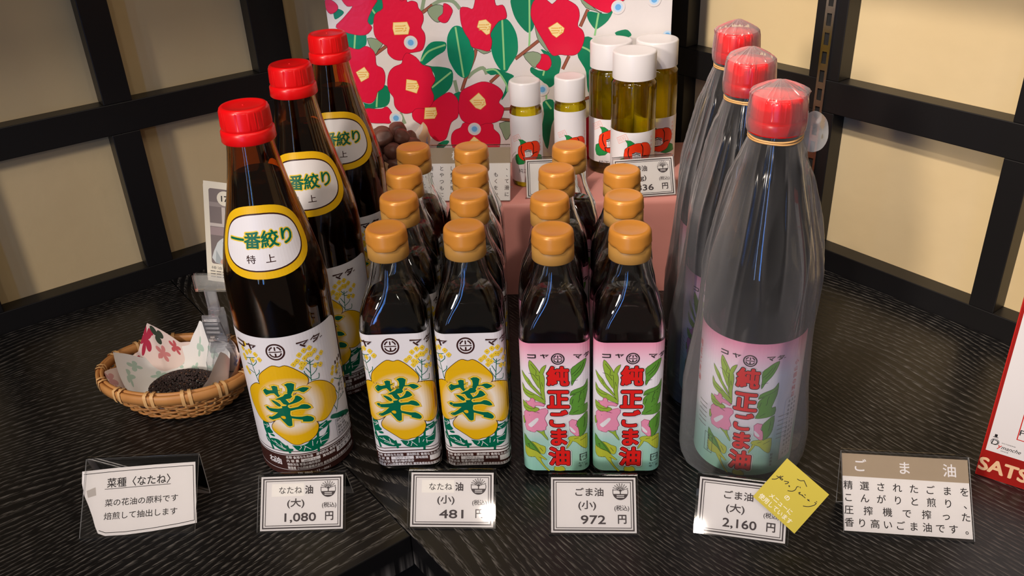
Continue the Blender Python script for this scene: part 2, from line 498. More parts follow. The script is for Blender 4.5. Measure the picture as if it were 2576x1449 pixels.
# ------------------------------------------------------------------ traced artwork outlines (millimetres)
ART = {'RAPE':{'kanji':[[(-8.9,87),(-6.4,87.9),(-4,87.2),(-4.1,84),(-2.1,84.2),(-2.2,83.8),(-4.1,83.4),(-4.2,81.3),(-3.8,79.5),(-1.3,80.5),(-2.9,79.5),(-4.3,77.7),(-5.3,77.7),(-6.2,79.1),(-7.5,80.8),(-10.5,80.3),(-12.4,79.4),(-14.5,78.2),(-15.8,79.7),(-16.5,82.2),(-14.1,84.4),(-12.8,83.5),(-11.3,83.2),(-8.2,83.7),(-8.4,85.6)],
[(1.2,88.6),(3.8,89.8),(6.5,89.6),(8.7,88),(8,85.4),(7.4,82.7),(9.7,82.8),(11.9,83.8),(14.4,83.9),(17,82.8),(18.6,81.5),(16.7,80.1),(14.2,79.2),(12.5,80.1),(11.4,81.4),(9.3,82),(6.6,81.9),(4.9,78.8),(5.6,77.5),(3.9,75.9),(0.3,75.4),(1.3,73.9),(2.4,71.7),(5.1,73.1),(6.9,75.3),(7.7,77.5),(9.2,77.7),(10.9,76.3),(12.6,73.7),(9.9,72.1),(7.1,71.3),(4,70.6),(1.5,70.1),(0.8,68.8),(1.5,67.5),(2.4,67),(5.5,67.2),(8.2,67.4),(10.8,68.8),(12.9,68.7),(15.3,67.6),(17,65.6),(17.6,63.9),(14.9,63.6),(12.5,64.3),(10.1,65.1),(6.5,65.2),(2.2,64.5),(1.5,61.4),(2,59.7),(5.8,58.6),(9.7,57.8),(13.4,57.7),(16.1,56.2),(17.8,54.3),(18.1,52.6),(16.6,51.3),(14.2,51.7),(9.6,53.2),(9.9,54.7),(7.1,55.8),(2.1,57.6),(1.9,54.6),(1.5,50.7),(-0.5,50),(-2,50.8),(-3.3,52.9),(-5.1,55.6),(-6.7,58.3),(-10.1,56.9),(-13.3,55.5),(-15.3,55.7),(-17,57.1),(-15.4,58.2),(-13.6,58.3),(-10.7,60.2),(-7.5,63.1),(-10.3,63.2),(-13.6,63.5),(-16,65.2),(-17.3,66.9),(-16,67.7),(-14.7,67.5),(-14.4,66.6),(-11.4,66.5),(-6.6,66.8),(-3.4,67.4),(-3.7,69.1),(-0.5,69.4),(0.5,70.2),(-2,71.1),(-3,72.9),(-4,74.8),(-7.8,75.2),(-4.4,77),(-1.2,78.3),(0.3,80),(2.6,80.5),(2.4,81.5),(-0.4,81),(2.6,81.9),(3,84.4),(2.6,86.9)],
[(-11.3,74.4),(-9.1,74.1),(-6.6,73),(-4.9,71.5),(-3.9,69.7),(-5.3,68.6),(-7,69.4),(-9.1,71.6),(-10.7,73.4)]],
'khole':[[(-6,59.2),(-4.4,60.1),(-2.6,59.6),(-2.3,57.8),(-3.5,57.2),(-4.9,57.7)]],
'petals':[[(-18.6,89.8),(-16.8,95.8),(-11.1,101.4),(-4.8,105.4),(0.3,104.2),(4.2,105.1),(8.8,102.5),(14,97.6),(18.1,92.5),(19.1,88.5),(16.8,84.3),(8.2,79.8),(-3.2,79.2),(-12.3,83),(-15.4,85.1),(-18.3,87.1)],
[(-31.4,79.2),(-26.1,84.4),(-20.8,87.3),(-14.5,85.3),(-5.6,79.1),(-2.7,68.9),(-8.6,58),(-16.9,52),(-25.6,52.2),(-30.9,59.4),(-34,66.4),(-34,74.1)],
[(17.3,84.6),(23.1,85.8),(29.7,83),(35.7,77.6),(40.6,69.8),(40.7,64.4),(40.6,59.7),(36.3,55.7),(30.6,50.5),(25.5,48.5),(19,50.2),(8.4,57.1),(3.4,68.5),(8,78.9)],
[(-15.2,49.1),(-12,53.7),(-4,61.2),(5.6,63.4),(15.1,56.1),(20,48.8),(20.2,43.3),(17.1,37.7),(11.8,34.2),(7.8,33.3),(3.7,32),(-0.8,32.9),(-5.1,36.4),(-10.9,41.2),(-14.7,44.8)]],
'blobs':[(24.2,114.8),(19.8,114.4),(27.8,110.9),(33.1,106.4),(15.9,111.8),(19.5,107.8),(24.5,109.3),(29.2,103.9),(13.6,107.1),(18.7,103.2),(10.7,104.8),(16,100.6),(30.8,97.2),(26.5,98.5),(-26.2,120.6),(-30,115.1),(-26,113.1),(-21.9,115.4),(-16.9,113.7),(-20.8,107.8),(-14.1,109.9),(-29.4,106.8),(-30.2,108.7),(-28.1,94.7),(-29.9,97.5),(42.2,87.2),(46,81.9),(40.6,83.5),(48.9,85.2),(57.9,80.5),(39.1,77),(59.1,70),(55.9,83.7),(58.1,60),(22.5,109.7),(16.5,104)],
'stems':[[(23,105.1),(21.2,86.7)],
[(22.6,102.5),(20,106.3)],
[(22.6,102.5),(26.1,103.6)],
[(22.4,101.7),(15.9,105.1)],
[(22.7,100.7),(29.8,99.1)],
[(21.8,93.8),(18.9,99.5)],
[(21.7,91.1),(26.1,93.6),(27.4,95.8)],
[(21.4,88.5),(17.5,95.5),(17.7,97.2)],
[(21.4,87.5),(27.5,86.5),(28.3,90.7)],
[(-23.7,109.1),(-19.4,88.6)],
[(-23.7,109.1),(-29.2,107.3)],
[(-23.7,109.1),(-18.1,110.8)],
[(-21.6,102.6),(-17.6,106.4),(-17.5,109.1)],
[(-21.9,103.4),(-28,102.9)],
[(-21.7,96.2),(-27,97.8)],
[(-20.7,93.8),(-16.8,97.6),(-16.5,100.4)],
[(50.4,75.1),(38.4,48.5)],
[(49.3,72.1),(41.9,78)],
[(48.8,72.4),(58.5,69.5)],
[(43.7,62.4),(40.5,69.4)],
[(41.6,57),(53,57.8)],
[(39.1,50),(36.2,57.8)]],
'leaves':[[(-20,35.7),(-15.9,36.7),(-12.2,36.1),(-9.9,33.8),(-6.8,30.9),(-4.8,28.4),(-1.9,28),(-2.1,26.1),(-4.4,25.7),(-7.4,25.4),(-12.2,26.2),(-15.7,28),(-19.2,30.1),(-21.1,33)],
[(-1.9,31.6),(2.2,30.9),(6,30.7),(9.9,31.9),(12.4,34.2),(15.1,34.1),(17.2,35.4),(21.8,34.7),(25,36),(27.7,40.6),(29.1,43),(28.5,35.3),(26.8,29.6),(25.1,27.8),(21,25.6),(17.8,24.8),(13,23.6),(7.7,24.3),(3.5,25.1),(0.4,27.6),(-0.9,30.1)],
[(-24.4,51.1),(-21.5,51.2),(-18.6,50.8),(-18.3,47.6),(-17.5,44.9),(-15.9,42.5),(-18.3,40.8),(-22,40.5),(-23.9,42.8),(-24.7,45.2)],
[(18.9,46.2),(22.7,45.6),(26.7,46.8),(28.2,46.3),(25.1,42.2),(21.9,40.4),(18.3,39.1)],
[(-24.5,37.8),(-22.8,37.2),(-20.6,33.9),(-20.2,31.1),(-23,31.7),(-24.2,34.1)],
[(-19.5,39.9),(-16.2,40.7),(-14.9,38.7),(-17.8,38.6)],
[(31.3,46.2),(33.3,48.8),(38.7,46.8),(45.3,44.6),(54.4,39.3),(55.9,35.7),(44,40),(36.7,43.2)],
[(21.2,45.8),(26.9,45.8),(32.4,44),(29.2,42.5),(24.3,40.8),(20.6,41.7)]],
'gst':[[(-23.8,43.7),(-19,24.9)],
[(19.9,48.5),(17.1,21.4)],
[(-6.4,31.3),(-4.6,23.6)]],
'veins':[[(-19.1,34.3),(-13.8,31.7),(-7.2,27.5)],
[(-16.1,34.6),(-13.8,31.7)],
[(-11,33.4),(-10,29.6)],
[(-15.4,30.8),(-11.5,29),(-8,27.1)],
[(3,27),(4.7,28.8),(4.4,30.3)],
[(6.3,25.4),(7.8,29.2)],
[(11.7,25.6),(7.1,30.1)],
[(13.9,33.2),(13.5,28.4)],
[(16.6,29.2),(17.8,31.5)],
[(19.4,30),(26.8,29.1)],
[(19.3,32.9),(26.5,35.4)],
[(20,31.9),(20,28)],
[(-24,47.9),(-18.6,47.7)],
[(-20.6,49.6),(-18.6,48.1)],
[(-21.8,45.5),(-19,47.4)],
[(19.3,42.4),(26.5,45.4)],
[(20.9,42.8),(23.5,41.8)],
[(-23.6,35.9),(-21.1,32.5)]]},'SES':{'g1':[[(-17.9,109.6),(-15.5,107),(-13.1,103.3),(-11,99.2),(-9.9,94.6),(-9.4,88.8),(-8.3,84.5),(-10.2,84.5),(-12.3,86.4),(-14.4,90.7),(-16.2,94.5),(-17.3,99),(-18.5,104.7)],
[(-6.1,105.5),(-7.2,101.5),(-8.9,96.9),(-10.5,97.6),(-10.4,100.7),(-8.7,103.7)],
[(-11.1,97.6),(-9.2,98.8),(-7.7,95.4),(-7.5,90.8),(-8,83),(-7.3,73.1),(-8.5,75.1),(-10.3,81),(-11.3,88.8)],
[(-24.7,98.9),(-22,96.3),(-18.7,92.9),(-16.4,88.3),(-12.7,83.3),(-10.3,79.4),(-8.5,75.5),(-11,78.6),(-14.6,82.9),(-17.7,86.7),(-21.3,91.3),(-23.6,95.1)],
[(-24.7,88.2),(-22.5,84.7),(-19.1,82.8),(-15.4,80.5),(-11.6,77.8),(-8.5,74.7),(-7.3,71.1),(-9.9,72.7),(-14.3,74.6),(-18.6,76.9),(-22.4,79.2),(-24.3,82.3)],
[(-24.7,72.4),(-19.8,70.2),(-14.7,68.3),(-11.9,66.6),(-14.4,64.3),(-18.4,64.5),(-22,64.7),(-24.3,67.2)],
[(-25.3,57.1),(-24.3,57.6),(-23.2,54),(-24.1,51.4),(-25.1,52.5)],
[(-14.5,46.4),(-10.9,45.4),(-8.8,46.4),(-8.5,43.9),(-6.5,39.7),(-6.2,37.6),(-8.6,40.7),(-10.9,43.8)]],
'g2':[[(23.1,110),(22.5,105.8),(20.6,101.2),(18.4,97.4),(15.8,94.2),(13.9,91.1),(12.3,87.6),(12,91.1),(12.1,94.9),(11.7,101.8),(15,105.3),(18.7,108.4)],
[(24.7,91.3),(24.7,83.5),(22.2,81.5),(18.7,81),(13.9,79.8),(11,78.5),(12,82.5),(16.4,84.9),(20.9,86.6),(23.1,88.9)],
[(24.7,83.9),(23.4,77.5),(21.5,71.5),(20.2,68.3),(11.9,68.2),(10.9,75),(13.5,79),(18.7,81.4)],
[(11,71.7),(14.6,74.7),(21.8,75.3),(19.8,70.8),(14.6,67.7),(11.4,67.7)],
[(12.6,67.4),(18.2,68.8),(24.4,70.3),(24.4,63.8),(20.2,62.2),(15.4,61.6),(10.1,61.6),(11.3,65.1)],
[(24.4,62.3),(24.5,51.5),(22.3,46.3),(19.4,42),(17.3,41.5),(16.9,48.3),(15.5,54),(19.4,59.1)],
[(24.5,49.9),(22.7,45.2),(20.2,42.1),(21.8,45.2)],
[(-24.9,41.1),(-21.7,38),(-18.5,35.4),(-15.8,32.2),(-13,26.9),(-12.3,24.8),(-15.9,27.9),(-20.4,29.5),(-24.4,31.1)]],
'g3':[[(10.7,40.9),(15.3,41.5),(19.4,41.5),(24.5,41.6),(24.5,28.8),(21.4,29.3),(18.1,32.5),(15.2,35.7),(11.1,37.2),(9.1,38.8)],
[(-24.4,31.1),(-20.4,29),(-15.9,27.4),(-13.1,25.3),(-10.7,22.1),(-7.4,18.8),(-9.1,18.8),(-12.4,21),(-16.9,21.5),(-21.5,20.9),(-24.3,23.6)],
[(-18.9,35.9),(-15.7,35.4),(-12,32.8),(-8.4,31.2),(-8.1,26.9),(-9.4,24.2),(-11.8,24.8),(-13.8,28.5),(-16.6,32.7)],
[(-16.1,21.5),(-12,20.4),(-11.6,17.7),(-8.4,11.7),(-5.2,7.9),(-6.8,7.9),(-10.1,12.3),(-12.9,16.6)],
[(10.3,37.2),(12.3,36.7),(9.8,31.9),(7.7,29.2),(9,33)],
[(-1.3,11.8),(2.5,12.6),(5.4,11.3),(6.2,8),(-1.4,7.9)]],
'pink':[[(-23.9,61.6),(-22,64.4),(-19.6,63.7),(-17.2,64.5),(-14,63.3),(-11.2,62.8),(-9.7,60.3),(-8.2,57.3),(-7,54.2),(-6.3,51.7),(-7.5,50.1),(-7.6,47.5),(-10.9,46.7),(-14.3,46.9),(-15.8,45.3),(-19,45.8),(-21.8,46.3),(-23.3,49.9),(-22.4,53.5),(-23.9,56.6)],
[(-14,64.3),(-10.7,66.4),(-5.9,67.4),(-5.6,63.4),(-7.7,59.8),(-8.2,57.3),(-10.1,60.8),(-11.2,62.8)],
[(-22.1,73.1),(-20.3,73.1),(-18.4,73.8),(-18,76.1),(-16.4,76.6),(-15.2,75),(-14.9,73),(-11.8,72.7),(-7.7,70.7),(-8.7,69.1),(-12.5,69.9),(-14.7,69.8),(-15.7,67.8),(-17.6,69),(-20.1,70.2)],
[(10,54.9),(12.1,57),(15.7,56),(15.3,52.9),(14.5,51.9),(16.5,49.3),(17.1,46.2),(17.3,42),(15.3,41.5),(12.8,44.1),(10.8,46.1),(10.4,51.3)]],
'wh':[[(-20,52.5),(-14.6,58.2),(-12.6,57.7),(-13.5,55.2),(-16.8,51),(-18.5,49.7),(-20.3,51)],
[(10.4,50.8),(14.5,46.2),(14,44.6),(11.2,46.7)]],
'vein':[[(-17,106.6),(-15,103.3),(-13.2,100.6),(-13.6,96.8),(-11.1,96.5)],
[(-18.8,98.6),(-15.5,97.6),(-13.7,94.9),(-11.9,92.2)],
[(20.9,107.3),(18.7,102),(14,96.1)],
[(18.7,105.4),(15.9,101.1),(12.4,97.3)],
[(12,91.5),(16.5,92.7)],
[(24.7,86.2),(20.3,83.4),(11.6,79.7)],
[(18.7,81),(17.7,78.2),(17.7,75.1),(16.7,72.7)],
[(13.2,75.8),(12.2,71.4)],
[(-24.1,82.7),(-21,80.8),(-15.4,79.3)],
[(-19.4,92.1),(-17.9,88.7)],
[(-11.1,96.1),(-10.9,91.5),(-10.2,84.5)],
[(-9.7,90.7),(-8.9,86.9)],
[(-20.1,61.4),(-16.6,59.5),(-13.4,59),(-10.6,54.7),(-8.3,52.9)],
[(-17.5,54.1),(-14.8,57.2)],
[(-16.9,50),(-13.8,56.7)],
[(21.8,58.1),(21.8,53),(20.8,49.4)],
[(13.6,38.8),(16.9,39.9)],
[(18.1,37.3),(23.1,39.5)],
[(12.9,63.1),(17,65.7)],
[(-21.9,32.7),(-20,33.8)],
[(-20.9,33.2),(-20.1,30.6)],
[(-12.5,30.6),(-10.1,26.9)],
[(-19.8,35.9),(-16.2,31.1),(-12.7,24.7)],
[(-23.9,68.2),(-17.9,66.8),(-14.3,67.8)]],
'mark':[(2.2,110.9),(7.1,111),(4.4,87.1)],
'txt':[(-18.3,113.1),(-9.7,113.3),(13.6,113.4),(21.5,114.1),(-5.9,103.4),(10.9,103.7),(-7.4,12.9),(9.6,13),(-6.3,66.4),(-5.9,31.8),(-5.4,84.6),(-4.3,65.9),(-5.5,49.6),(20.8,21.2),(20.8,14.1)]},'POS':{'red':[[(-158,186),(-156,178),(-150,177),(-162,165),(-170,157),(-156,150),(-141,148),(-133,155),(-137,162),(-130,175),(-126,184)],
[(-118,187),(-119,174),(-128,168),(-131,155),(-130,145),(-123,138),(-119,135),(-119,128),(-114,122),(-107,120),(-102,122),(-97,127),(-91,128),(-83,130),(-79,139),(-79,147),(-82,153),(-79,160),(-79,167),(-83,173),(-84,178),(-89,180),(-94,179),(-95,185),(-104,189)],
[(-162,135),(-155,134),(-149,133),(-142,136),(-136,133),(-133,127),(-133,116),(-127,112),(-125,104),(-128,92),(-135,87),(-138,80),(-144,75),(-152,77),(-158,82),(-162,84),(-169,99),(-169,117)],
[(-76,73),(-67,79),(-58,83),(-52,79),(-49,73),(-49,64),(-51,55),(-58,50),(-62,40),(-66,31),(-75,29),(-84,38),(-88,46),(-99,55),(-99,65),(-95,67),(-82,67)],
[(-98,127),(-90,122),(-84,114),(-76,111),(-74,104),(-72,97),(-77,89),(-75,81),(-76,74),(-82,67),(-95,67),(-100,63),(-108,62),(-115,66),(-118,72),(-118,80),(-122,87),(-123,96),(-120,107),(-114,113),(-106,116),(-104,121),(-101,126)],
[(-42,49),(-15,47),(-12,40),(-6,33),(-6,22),(-10,15),(-26,9),(-45,10),(-58,20),(-59,33),(-55,40),(-48,43)],
[(-44,84),(-34,89),(-22,93),(-12,91),(-3,85),(0,78),(-5,70),(0,64),(-1,57),(-5,50),(-14,47),(-20,47),(-29,45),(-42,49),(-47,54),(-49,64),(-47,76)],
[(-152,66),(-148,69),(-140,68),(-132,68),(-127,70),(-123,65),(-122,60),(-125,52),(-132,52),(-145,53),(-152,57)],
[(-20,188),(-26,170),(-32,171),(-39,171),(-40,162),(-39,153),(-36,145),(-32,138),(-30,131),(-21,128),(-12,126),(-9,136),(-10,144),(-1,156),(7,159),(7,166),(4,172),(-3,172),(-6,184)],
[(36,174),(45,178),(53,172),(56,171),(64,177),(73,173),(81,167),(83,158),(81,148),(86,143),(88,135),(84,123),(78,118),(69,118),(63,119),(56,118),(52,122),(46,133),(42,140),(37,150),(33,161)],
[(84,179),(91,171),(102,164),(112,160),(117,163),(119,169),(131,173),(135,189),(113,198),(91,191)],
[(95,67),(95,52),(86,43),(87,22),(90,-9),(106,-9),(115,31)],
[(-56,176),(-51,174),(-48,169),(-50,164),(-54,158),(-58,157),(-62,159),(-63,162),(-58,166),(-57,171)],
[(43,120),(50,118),(53,110),(49,103),(43,104),(37,107),(41,112),(43,117)],
[(-171,184),(-166,179),(-167,174),(-174,171),(-178,177),(-177,185)]],
'green':[[(-161,157),(-157,162),(-148,167),(-142,160),(-140,150),(-141,138),(-150,132),(-158,134),(-162,137),(-162,147)],
[(-47,153),(-39,151),(-32,138),(-28,125),(-30,114),(-35,102),(-40,98),(-47,102),(-53,112),(-56,122),(-56,138),(-53,147)],
[(2,158),(9,157),(15,148),(18,138),(18,124),(14,116),(9,109),(5,103),(-1,105),(-7,115),(-10,127),(-10,141),(-6,151)],
[(-86,117),(-81,129),(-73,137),(-64,138),(-57,136),(-59,128),(-68,123),(-78,116),(-84,113)],
[(-127,183),(-118,187),(-119,174),(-128,168),(-132,158),(-138,162),(-132,173)]],
'greenb':[[(-82,114),(-74,112),(-64,111),(-53,107),(-53,95),(-57,87),(-65,80),(-76,72),(-78,86),(-72,98),(-74,107)],
[(-160,81),(-152,76),(-144,74),(-138,79),(-134,89),(-126,94),(-122,88),(-123,76),(-129,70),(-143,68),(-156,60),(-158,68)],
[(13,180),(14,166),(19,154),(29,143),(35,147),(36,154),(34,163),(37,174),(40,179),(37,197),(24,198)],
[(93,162),(103,160),(112,159),(118,162),(113,152),(104,145),(99,144),(93,152),(91,158)],
[(85,134),(96,135),(105,119),(99,76),(92,78),(90,99),(85,109),(81,118)],
[(42,125),(52,121),(62,117),(63,106),(57,89),(50,84),(43,91),(31,101),(32,107),(39,103),(49,103),(53,110)],
[(-17,106),(-7,107),(3,103),(13,98),(7,93),(5,81),(-2,72),(4,89),(-3,100),(-12,100)],
[(43,68),(54,70),(57,54),(52,41),(47,14),(41,35),(44,55)],
[(120,139),(131,142),(136,139),(137,135),(128,133)],
[(-170,175),(-164,175),(-160,171),(-169,165),(-171,168)],
[(-76,24),(-67,29),(-62,27),(-74,17)],
[(-53,81),(-45,83),(-48,72),(-51,76)]],
'sage':[[(-73,171),(-65,175),(-58,174),(-57,169),(-58,164),(-62,158),(-67,159),(-72,165)],
[(24,120),(34,123),(43,119),(41,113),(36,106),(30,111)],
[(-5,46),(8,47),(6,33),(1,27),(-3,38)],
[(-139,144),(-130,143),(-123,139),(-129,132),(-133,127),(-136,133)],
[(37,150),(42,140),(46,133),(52,122),(47,125),(40,135),(38,142)],
[(84,175),(91,171),(103,161),(106,160),(98,163),(90,166)],
[(-30,131),(-21,128),(-12,126),(-11,125),(-18,123),(-24,127)]],
'vein':[[(-148,166),(-154,134)],
[(-46,152),(-41,99)],
[(3,158),(3,105)],
[(-85,118),(-76,128),(-58,134)],
[(-76,89),(-54,105)],
[(-135,88),(-138,70)],
[(-131,174),(-128,169)],
[(32,181),(31,142),(30,129)],
[(103,160),(99,137)],
[(83,127),(93,122),(97,116)],
[(-17,105),(-6,105),(4,90),(5,81)],
[(46,105),(44,97)],
[(46,69),(52,60)],
[(47,84),(47,71)]],
'curl':[[(-76,182),(-80,168)],
[(-70,174),(-59,179),(-47,178),(-40,170)],
[(-37,98),(-30,104),(-20,108),(-16,101)],
[(-51,96),(-49,83)],
[(-113,63),(-109,50)]],
'twig':[[(-13,92),(0,103)],
[(-79,168),(-68,175)],
[(-133,127),(-119,136)],
[(-44,84),(-39,97),(-29,118),(-26,128)],
[(15,116),(40,134)],
[(65,103),(72,117)],
[(84,147),(92,164)],
[(87,69),(96,72)],
[(-0,62),(9,62)],
[(-5,51),(9,49)],
[(42,44),(50,43)]],
'dot':[(-94,138),(-158,72),(123,165),(160,171),(175,134),(43,82),(-118,57),(-33,41)],
'stamen':[[(-110,159),(-96,159),(-94,153),(-96,147),(-110,147),(-111,153)],
[(-155,109),(-146,114),(-142,107),(-143,103),(-151,99)],
[(-102,99),(-92,97),(-90,91),(-93,84),(-104,88)],
[(-85,67),(-74,67),(-73,60),(-76,55),(-87,55)],
[(-26,81),(-20,74),(-19,68),(-25,63),(-30,65),(-36,73)],
[(-21,157),(-14,158),(-9,153),(-11,144),(-14,143),(-19,148),(-23,151)],
[(-34,32),(-25,24),(-29,18),(-40,21),(-39,27)],
[(51,147),(60,152),(67,146),(66,142),(59,137),(55,140)]],
'edge':[(-170.8,184.4),(178.7,169.7),(179.4,134.1),(7.6,0.3),(-177,9.6)]},'OIL':{'red':[[(-9,154.8),(-5.2,157.7),(-1.3,159.5),(1.6,160.1),(5,160),(6.6,160.4),(10.5,159.6),(13.4,156.8),(15.1,152.3),(14.1,148.1),(11.8,144.7),(9.8,141.2),(6.4,139.4),(1.8,138.5),(-2,139.7),(-5.9,141.1),(-8.9,143.8),(-10.1,148.1),(-9.6,152.2)]],
'gr':[[(-9.2,162.8),(-4.6,162.5),(-1.3,160.3),(-5.7,157.2),(-7,156.6),(-7.2,160)],
[(-13.4,145),(-10.5,146.6),(-8.9,143.3),(-5.4,140.6),(-1.5,139.2),(-4,136.6),(-9.8,135.2),(-12.5,136),(-14,140.2)],
[(12.5,145),(17.4,142.5),(19.5,137.1),(13.6,136.6),(8.5,136.2),(3.3,137.8),(8.6,139.9)]],
'line':[[(-5.8,156.2),(-6.5,150.6),(-4.2,144.7)],
[(4.5,159.3),(6.4,155.5),(6.1,147)],
[(-4.3,143.7),(-0.4,143.7),(4.5,145.3),(7.2,147.8),(11.3,147.9)],
[(-4.3,143.7),(-2.9,139.7)]],
'wh':[[(-3,150.8),(-0.1,152.5),(4.2,151.3),(5.3,146.2),(3,144.5),(-2.3,144)]],
'c':[(1.7,149.6),(-7.5,126.6),(-2.4,126.4),(-12.1,163.3)]}}


# ------------------------------------------------------------------ room shell and counter
S0 = Vector((-0.0812, 0.4694, 0)); AW = radians(36.25)
E1 = Vector((cos(AW), sin(AW), 0)); E2 = Vector((-sin(AW), cos(AW), 0))
LW, RW, DEEP = 0.517, 0.559, 0.021           # front of the lattices along E2 / E1, recess of the plaster
ROT = Matrix.Rotation(AW, 3, 'Z')
def wbox(bm, e1a, e1b, e2a, e2b, za, zb, bev=0.0, mat=0):
    box(bm, ((e1a + e1b) / 2, (e2a + e2b) / 2, (za + zb) / 2), (e1b - e1a, e2b - e2a, zb - za), bev=bev, mat=mat)
def wobj(name, bm, mats, parent=None, kind=None, **k):
    o = obj(name, bm, mats, parent, smooth=False, **k)
    if parent is None: o.location = S0; o.rotation_euler = (0, 0, AW)
    if kind: o['kind'] = kind
    return o
bm = bmesh.new(); wbox(bm, -1.5, RW + .06, LW + DEEP, LW + .06, -.78, 1.5); wobj('wall_left', bm, PLASTER, kind='structure')
bm = bmesh.new(); wbox(bm, RW + DEEP, RW + .06, -1.5, LW + DEEP, -.78, 1.5); wobj('wall_right', bm, PLASTER, kind='structure')
bm = bmesh.new(); wbox(bm, -1.6, RW + .06, -1.6, LW + .06, -.80, -.78)
wobj('floor', bm, M('dark_floor', (.02, .018, .016), .5), kind='structure')
RAILS = ((0, .0229), (.1755, .2070), (.360, .392), (.560, .592))
bm = bmesh.new()
for za, zb in RAILS: wbox(bm, -1.5, RW, LW, LW + DEEP, za if za else -.03, zb, .0008)
for a, b in ((-.70, -.672), (-.532, -.504), (-.365, -.337), (-.195, -.1665), (-.0200, .0085), (.1475, .188), (.335, .365)):
    for (z0, z1), (z2, z3) in zip(RAILS, RAILS[1:]): wbox(bm, a, b, LW + .0003, LW + DEEP, z1, z2, .0008)
wobj('trim_1', bm, FRAME, kind='structure')
bm = bmesh.new()
for za, zb in ((0, .0228), (.1700, .2025), (.352, .384), (.560, .592)): wbox(bm, RW, RW + DEEP, -1.5, LW, za if za else -.03, zb, .0008)
for a, b in ((.265, .30), (.064, .0985), (-.1305, -.107), (-.315, -.285), (-.50, -.47), (.430, LW)):
    for (z1), (z2) in ((.0228, .17), (.2025, .352), (.384, .560)): wbox(bm, RW + .0003, RW + DEEP, a, b, z1, z2, .0008)
wobj('trim_2', bm, FRAME, kind='structure')
# unseen shelf above the niche; lower deep board added to shade the left wall
bm = bmesh.new(); wbox(bm, -1.5, RW, LW - .22, LW, .535, .560, .001); wbox(bm, -1.5, -.10, LW - .38, LW, .500, .520, .001); wobj('overhead_shelf_and_shade_board', bm, FRAME, kind='structure')
bm = bmesh.new(); wbox(bm, RW - .205, RW, -1.5, LW - .22, .535, .560, .001); wobj('overhead_shelf_right', bm, FRAME, kind='structure')

# slotted metal standard on the right-hand wall
t = thing('shelf_standard', 'narrow slotted metal shelf standard on the black post of the right wall', 'shelf standard')
t.location = S0 + E1 * RW + E2 * .0815; t.rotation_euler = (0, 0, AW - pi / 2)
METAL = M('grey_metal', hexc('c6beb4'), .22, metal=1.0)
SLOT = M('dark_slot', (.01, .01, .01), .6)
bm = bmesh.new()
box(bm, (-.0040, -.0012, .245), (.0026, .0024, .44)); box(bm, (.0040, -.0012, .245), (.0026, .0024, .44))
z = .03
while z < .46:
    box(bm, (0, -.0018, z), (.0056, .0012, .0066)); z += .0185
ch = obj('channel', bm, METAL, t, smooth=False)
bm = bmesh.new(); box(bm, (0, -.0004, .245), (.0058, .0006, .44)); obj('slots', bm, SLOT, ch, smooth=False)

# black counter: two boards meeting at a seam, with fascias below
ct = thing('display_counter', 'black stained wood-grain corner counter that carries all the bottles and signs', 'counter', S0, AW)
bm = bmesh.new(); wbox(bm, -1.5, -.0004, 0, LW - .0005, -.03, 0, .0010); obj('counter_top', bm, WOOD, ct, smooth=False)
bm = bmesh.new(); box(bm, (-.2868, -.2793, -.015), (1.6066, .5584, .03), bev=.0010)
o = obj('counter_top', bm, WOOD, ct, smooth=False, rz=pi / 2)
o.location = (0, 0, 0)
bm = bmesh.new(); wbox(bm, -1.5, .03, .03, .05, -.78, -.03); wbox(bm, .03, .05, -1.09, .03, -.78, -.03)
obj('fascia', bm, FRAME, ct, smooth=False)

# ------------------------------------------------------------------ label artwork
R_ = ART['RAPE']
PETAL = petal_mat('petal_print', (2.5, 67.5), 11.0, 17.5, 27.0, hexc('e6b412'), hexc('efe2d0'))
def logo(a, x, y, r, mat, z, paper):
    """round mark: ring with a barred hill-shaped figure inside"""
    a.ring(x, y, r * .9, r * .17, mat, z)
    a.rect(x - r * .66, y - r * .055, x + r * .66, y + r * .055, mat, z)
    a.rect(x - r * .07, y + r * .16, x + r * .07, y + r * .60, mat, z)
    for s in (-1, 1):
        a.stroke([(x + s * r * .24, y + r * .58), (x + s * r * .46, y + r * .42), (x + s * r * .60, y + r * .18)], r * .15, mat, z, k=3)
        a.stroke([(x + s * r * .60, y - r * .18), (x + s * r * .46, y - r * .42), (x + s * r * .22, y - r * .56), (x, y - r * .58)], r * .15, mat, z, k=3)
    a.rect(x - r * .08, y - r * .58, x + r * .08, y - r * .16, mat, z)
def kana(a, ch, x, y, w, h, mat, z):
    """slab katakana of the maker's name, drawn from strokes (unit box)"""
    S = {'ko': [[(-.5, .36), (.5, .36), (.5, -.42)], [(-.5, -.36), (.5, -.36)]],
         'ya': [[(-.5, .22), (.5, .34), (.18, -.06)], [(-.18, .5), (0, -.5)]],
         'ma': [[(-.5, .36), (.5, .36), (.1, -.1)], [(-.2, .05), (.22, -.5)]],
         'da': [[(-.1, .5), (-.5, .0)], [(-.2, .3), (.42, .3), (.1, -.3), (-.3, -.5)], [(-.25, .02), (.15, -.12)], [(.48, -.2), (.52, -.36)], [(.62, -.16), (.66, -.32)]]}[ch]
    for s in S:
        a.stroke([(x + p[0] * w, y + p[1] * h) for p in s], h * (.24 if len(s) > 2 or ch != 'da' else .16), mat, z)
